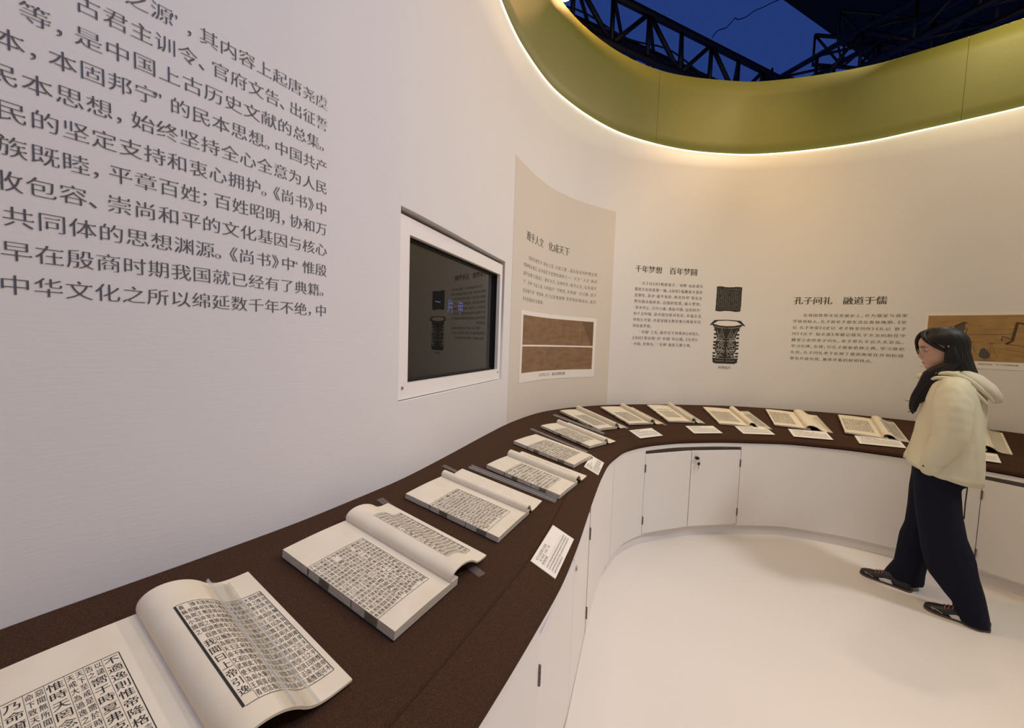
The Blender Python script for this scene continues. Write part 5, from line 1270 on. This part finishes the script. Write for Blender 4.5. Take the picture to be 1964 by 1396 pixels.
for s_ in (1, -1):
    mb = MB()
    bm = bmesh.new(); bmesh.ops.create_uvsphere(bm, u_segments=14, v_segments=10, radius=.0115); v_ = [hw(q.co.x+head_x(.004)-.0215, q.co.y+s_*.030, q.co.z+.003) for q in bm.verts]; bm.verts.index_update(); f_ = [[a.index for a in q.verts] for q in bm.faces]; bm.free()
    mb.add(v_, f_); ey = local('eye', mb, M['white_eye'], woman, True)
    xx = head_x(.004)-.0095
    local('eyelid', MB().path([hw(xx-.006, s_*.043, .000), hw(xx+.0015, s_*.034, -.001), hw(xx+.003, s_*.027, -.0015), hw(xx-.001, s_*.019, .001)], [.0010, .0022, .0022, .001], 6), M['black'], woman, True)
    xb_ = head_x(.022)
    local('eyebrow', MB().path([hw(xb_-.016, s_*.047, .021), hw(xb_-.005, s_*.036, .026), hw(xb_-.0005, s_*.024, .025), hw(xb_+.0005, s_*.014, .022)], [.0008, .0022, .0024, .0014], 6), M['hair'], woman, True)
for zz in (-.0665, -.0755):
    local('lip', MB().path([hw(head_x(zz)-.0125, y, zz+.0015*(1 if zz < -.07 else -1)*0) if abs(y) > .015 else hw(head_x(zz)+.0012-(y/.015)**2*.006, y, zz) for y in np.linspace(-.020, .020, 9)], [.0008, .0022, .0034, .0040, .0042, .0040, .0034, .0022, .0008], 8), M['lips'], woman, True)
# glasses: thin round wire rims
gl_ = MB()
for s_ in (1, -1):
    gl_.path([hw(.096-.010*(abs(.031*s_+.0235*math.cos(a)))/.05, s_*.031+.0235*math.cos(a), -.008+.0225*math.sin(a)) for a in np.linspace(0, 2*math.pi, 29)], .0011, 6)
    gl_.path([hw(.086, s_*.055, .000), hw(.06, s_*.066, .004), hw(.0, s_*.073, .006), hw(-.02, s_*.072, -.006)], .0011, 6)
gl_.path([hw(.0965, -.008, -.002), hw(.099, 0, .002), hw(.0965, .008, -.002)], .0011, 6)
g_o = local('glasses', gl_, M['wire'], woman, True)
for s_ in (1, -1):
    c = [(.0955-.010*(abs(.031*s_+.022*math.cos(a)))/.05, s_*.031+.022*math.cos(a), -.008+.021*math.sin(a)) for a in np.linspace(0, 2*math.pi, 20)[:-1]]
    local('lens', MB().add([hw(*q) for q in c]+[hw(q[0]-.0012, q[1], q[2]) for q in c], [tuple(range(19)), tuple(range(19, 38))[::-1]]+[(i, (i+1) % 19, 19+(i+1) % 19, 19+i) for i in range(19)]), M['lens'], g_o)
# hair: one cap with a centre parting that runs down into a long fall behind the ears
mb = MB(); n = 44; vv = []
HZ = [-.205, -.185, -.160, -.135, -.110, -.085, -.060, -.035, -.010, .012, .030, .046, .060, .074, .088, .100, .110, .117]
for z in HZ:
    zc = min(max(z, -.03), .117); f_ = float(np.interp(zc, zl, fx)); b_ = float(np.interp(zc, zl, bx)); w_ = max(float(np.interp(zc, zl, wy)), .068 if z < .03 else 0)
    low = max(0, -z-.02); c = (f_+b_)/2-.008; b2 = b_-.10*low*1.1-.004; w2 = w_+.09*low
    ha = float(np.interp(z, [-.205, -.10, -.04, .0, .024, .046, .066, .085, .098, .106], [1.75, 1.70, 1.62, 1.52, 1.32, 1.02, .74, .44, .20, 0.]))
    off = .013+.006*math.exp(-((z+.03)/.05)**2)
    for k in range(n):
        a = ha+(2*math.pi-2*ha)*k/(n-1); ca, sa = math.cos(a), math.sin(a); q_ = (abs(ca)**2.15+abs(sa)**2.15)**(-1/2.15)
        x = c+ca*q_*((f_-c) if ca > 0 else (c-b2)); y = sa*q_*w2; rip = .0016*math.sin(a*23+z*30)
        part = .004*math.exp(-(y/.006)**2) if z > .09 else 0
        X, Y_, Z = hw(x+ca*(off+rip), y+sa*(off+rip), z+(.008 if z > .10 else 0)-part)
        if z < -.12: X += (-z-.12)*.25*0; 
        vv.append((X, Y_, Z))
m_ = len(HZ)
mb.add(vv, [(j*n+i, j*n+i+1, (j+1)*n+i+1, (j+1)*n+i) for j in range(m_-1) for i in range(n-1)])
tp_ = len(mb.v); mb.add([hw(-.015, 0, .128)], [])
for i in range(n-1): mb.f.append([(m_-1)*n+i, (m_-1)*n+i+1, tp_])
mb.f.append([(m_-1)*n+n-1, (m_-1)*n, tp_])
hr = link_mesh('hair', mb.v, mb.f, M['hair'], woman, True, inv=IDN); md = hr.modifiers.new('thickness', 'SOLIDIFY'); md.thickness = .012; md.offset = -1
rr = random.Random(8)
def lock(pts, rad, name='hair_lock', m=None, flat=1.5): return limb(name, pts, rad, m or M['hair'], hr, 14, .0, 0, flat)
# falls that come forward over each shoulder and lie on the chest
for s_ in (1, -1):
    yy = lambda v: v*s_
    lock([hw(-.020, yy(.072), .020), hw(-.018, yy(.080), -.045), hw(-.008, yy(.080), -.100), (.030, yy(.078), 1.345), (.058, yy(.078), 1.275), (.088, yy(.070), 1.205), (.100, yy(.062), 1.145), (.098, yy(.058), 1.100)], [.018, .027, .034, .036, .032, .025, .018, .003], m=M['hair'], flat=.55)
    lock([hw(-.005, yy(.076), .0), hw(.004, yy(.082), -.06), hw(.014, yy(.078), -.110), (.060, yy(.074), 1.315), (.086, yy(.070), 1.235), (.108, yy(.062), 1.165), (.112, yy(.060), 1.120)], [.008, .013, .017, .017, .014, .010, .001], m=M['hair'], flat=.6)
    for k in range(4): lock([hw(-.03-.01*k, yy(.070), -.02), hw(-.02-.008*k, yy(.088), -.08), (.01-.012*k, yy(.094), 1.35), (.055-.014*k, yy(.090), 1.27), (.085-.012*k, yy(.078), 1.20), (.098-.008*k, yy(.070), 1.13+.012*k)], [.001, .007, .009, .009, .007, .001], flat=1)
# thin strands by the chin, flyaway tips
lock([hw(.030, .064, -.100), (.064, .070, 1.350), (.082, .070, 1.30), (.092, .066, 1.25), (.098, .060, 1.19)], [.003, .0035, .003, .0025, .001], flat=1)
lock([hw(.030, .068, -.090), (.066, .068, 1.355), (.076, .066, 1.30), (.092, .060, 1.23)], [.003, .003, .0025, .001], flat=1)
lock([(.100, .062, 1.175), (.118, .062, 1.172), (.140, .060, 1.180)], [.004, .0022, .0006], flat=1, m=M['hair2'])
lock([(.098, .062, 1.125), (.110, .062, 1.112), (.122, .060, 1.108)], [.004, .0022, .0006], flat=1, m=M['hair2'])
# swept front sections from the parting to the temples; the far one curves past the brow
lock([hw(.010, .004, .124), hw(.056, .018, .106), hw(.066, .042, .076), hw(.048, .062, .040), hw(.022, .072, .006), hw(-.008, .076, -.03)], [.004, .010, .012, .012, .010, .002], flat=1.1)
lock([hw(.010, -.004, .124), hw(.062, -.016, .104), hw(.084, -.036, .070), hw(.089, -.048, .030), hw(.086, -.056, -.012), hw(.072, -.064, -.055), hw(.045, -.072, -.10)], [.006, .011, .010, .008, .007, .006, .004], flat=1.1)
# --- shoes
def shoe(toe, heel, z0=.0):
    t_, h_ = np.array([toe[0], toe[1], 0.]), np.array([heel[0], heel[1], 0.]); d = t_-h_; L = np.linalg.norm(d); d /= L; s = np.array([-d[1], d[0], 0])
    def W(u, v, z): p = h_+d*u*L+s*v; return (p[0], p[1], z0+z)
    U = [0, .03, .10, .25, .42, .58, .72, .84, .93, .985, 1.0]; Wd = [.012, .026, .033, .034, .034, .039, .044, .043, .036, .020, .006]; Ht = [.045, .060, .068, .072, .076, .064, .050, .042, .036, .028, .020]
    v = []; n = 14
    for u, w_, h in zip(U, Wd, Ht):
        for k in range(n):
            a = 2*math.pi*k/n; c, s_ = math.cos(a), math.sin(a); zz = .010+(h-.010)*max(0, s_)**.8 if s_ > 0 else .008; v.append(W(u, w_*c*(abs(c)**-.25 if abs(c) > .01 else 1)*(1 if s_ < .3 else (1-.35*s_)), zz))
    f = [(j*n+i, j*n+(i+1) % n, (j+1)*n+(i+1) % n, (j+1)*n+i) for j in range(len(U)-1) for i in range(n)]+[tuple(range(n))[::-1], tuple(range((len(U)-1)*n, len(U)*n))]
    sh = link_mesh('shoe', v, f, M['shoe'], woman, True, inv=IDN)
    v = []
    for u, w_ in zip(U, Wd):
        for sgn in (-1, 1):
            for z in (0.0005, .012): v.append(W(u*1.01-.005, sgn*(w_+.002), z))
    f = []
    for j in range(len(U)-1):
        a = 4*j; b_ = a+4; f += [(a, a+1, b_+1, b_), (a+2, b_+2, b_+3, a+3), (a, b_, b_+2, a+2), (a+1, a+3, b_+3, b_+1)]
    f += [(0, 2, 3, 1), (4*len(U)-4, 4*len(U)-3, 4*len(U)-1, 4*len(U)-2)]
    link_mesh('sole', v, f, M['sole'], sh, False, inv=IDN)
    for sgn in (1, -1):
        v = [W(.34, sgn*.0375, .016), W(.56, sgn*.0415, .014), W(.60, sgn*.041, .024), W(.50, sgn*.0365, .034), W(.38, sgn*.034, .036)]
        v += [tuple(np.array(q)-s*sgn*.006) for q in v]; link_mesh('white_side_panel', v, [(0, 1, 2, 3, 4), (9, 8, 7, 6, 5)]+[(i, (i+1) % 5, 5+(i+1) % 5, 5+i) for i in range(5)], M['shoe_white'], sh, False, inv=IDN)
        mb = MB().path([W(.70, sgn*.0455, .020), W(.80, sgn*.0445, .030), W(.88, sgn*.036, .031), W(.84, sgn*.041, .022)], .0012, 5); local('side_stripe', mb, M['shoe_white'], sh)
    for i, u in enumerate((.56, .62, .68)):
        h = float(np.interp(u, U, Ht)); local('lace', MB().path([W(u, -.024, h-.010), W(u+.01, -.01, h+.002), W(u-.01, .01, h+.002), W(u, .024, h-.010)], .0022, 6), M['lace'], sh, True)
def fl_(px): p = onz(px, .01); q = p-P0; return (q@FW, q@LF)
tf, hf_ = fl_((1650, 1094)), fl_((1741, 1129)); tr_, hr_ = fl_((1772, 1160)), fl_((1868, 1196))
def pair(t, h, L=.245): t, h = np.array(t), np.array(h); d = (t-h)/np.linalg.norm(t-h); return tuple(t), tuple(t-d*L)
shoe(*pair(tf, hf_)); shoe(*pair(tr_, hr_))
# drawstring hanging from the jacket hem behind the hip
local('hanging_cord', MB().path([L3(o8(561, 690), .10), L3(o8(556, 740), .10), L3(o8(548, 800), .10), L3(o8(543, 862), .10)], .0028, 6), M['black'], jk, True)
lamp('glaring warm spot lamp at the upper left rim of the green band', L1, (1.9, 1.6, 0))
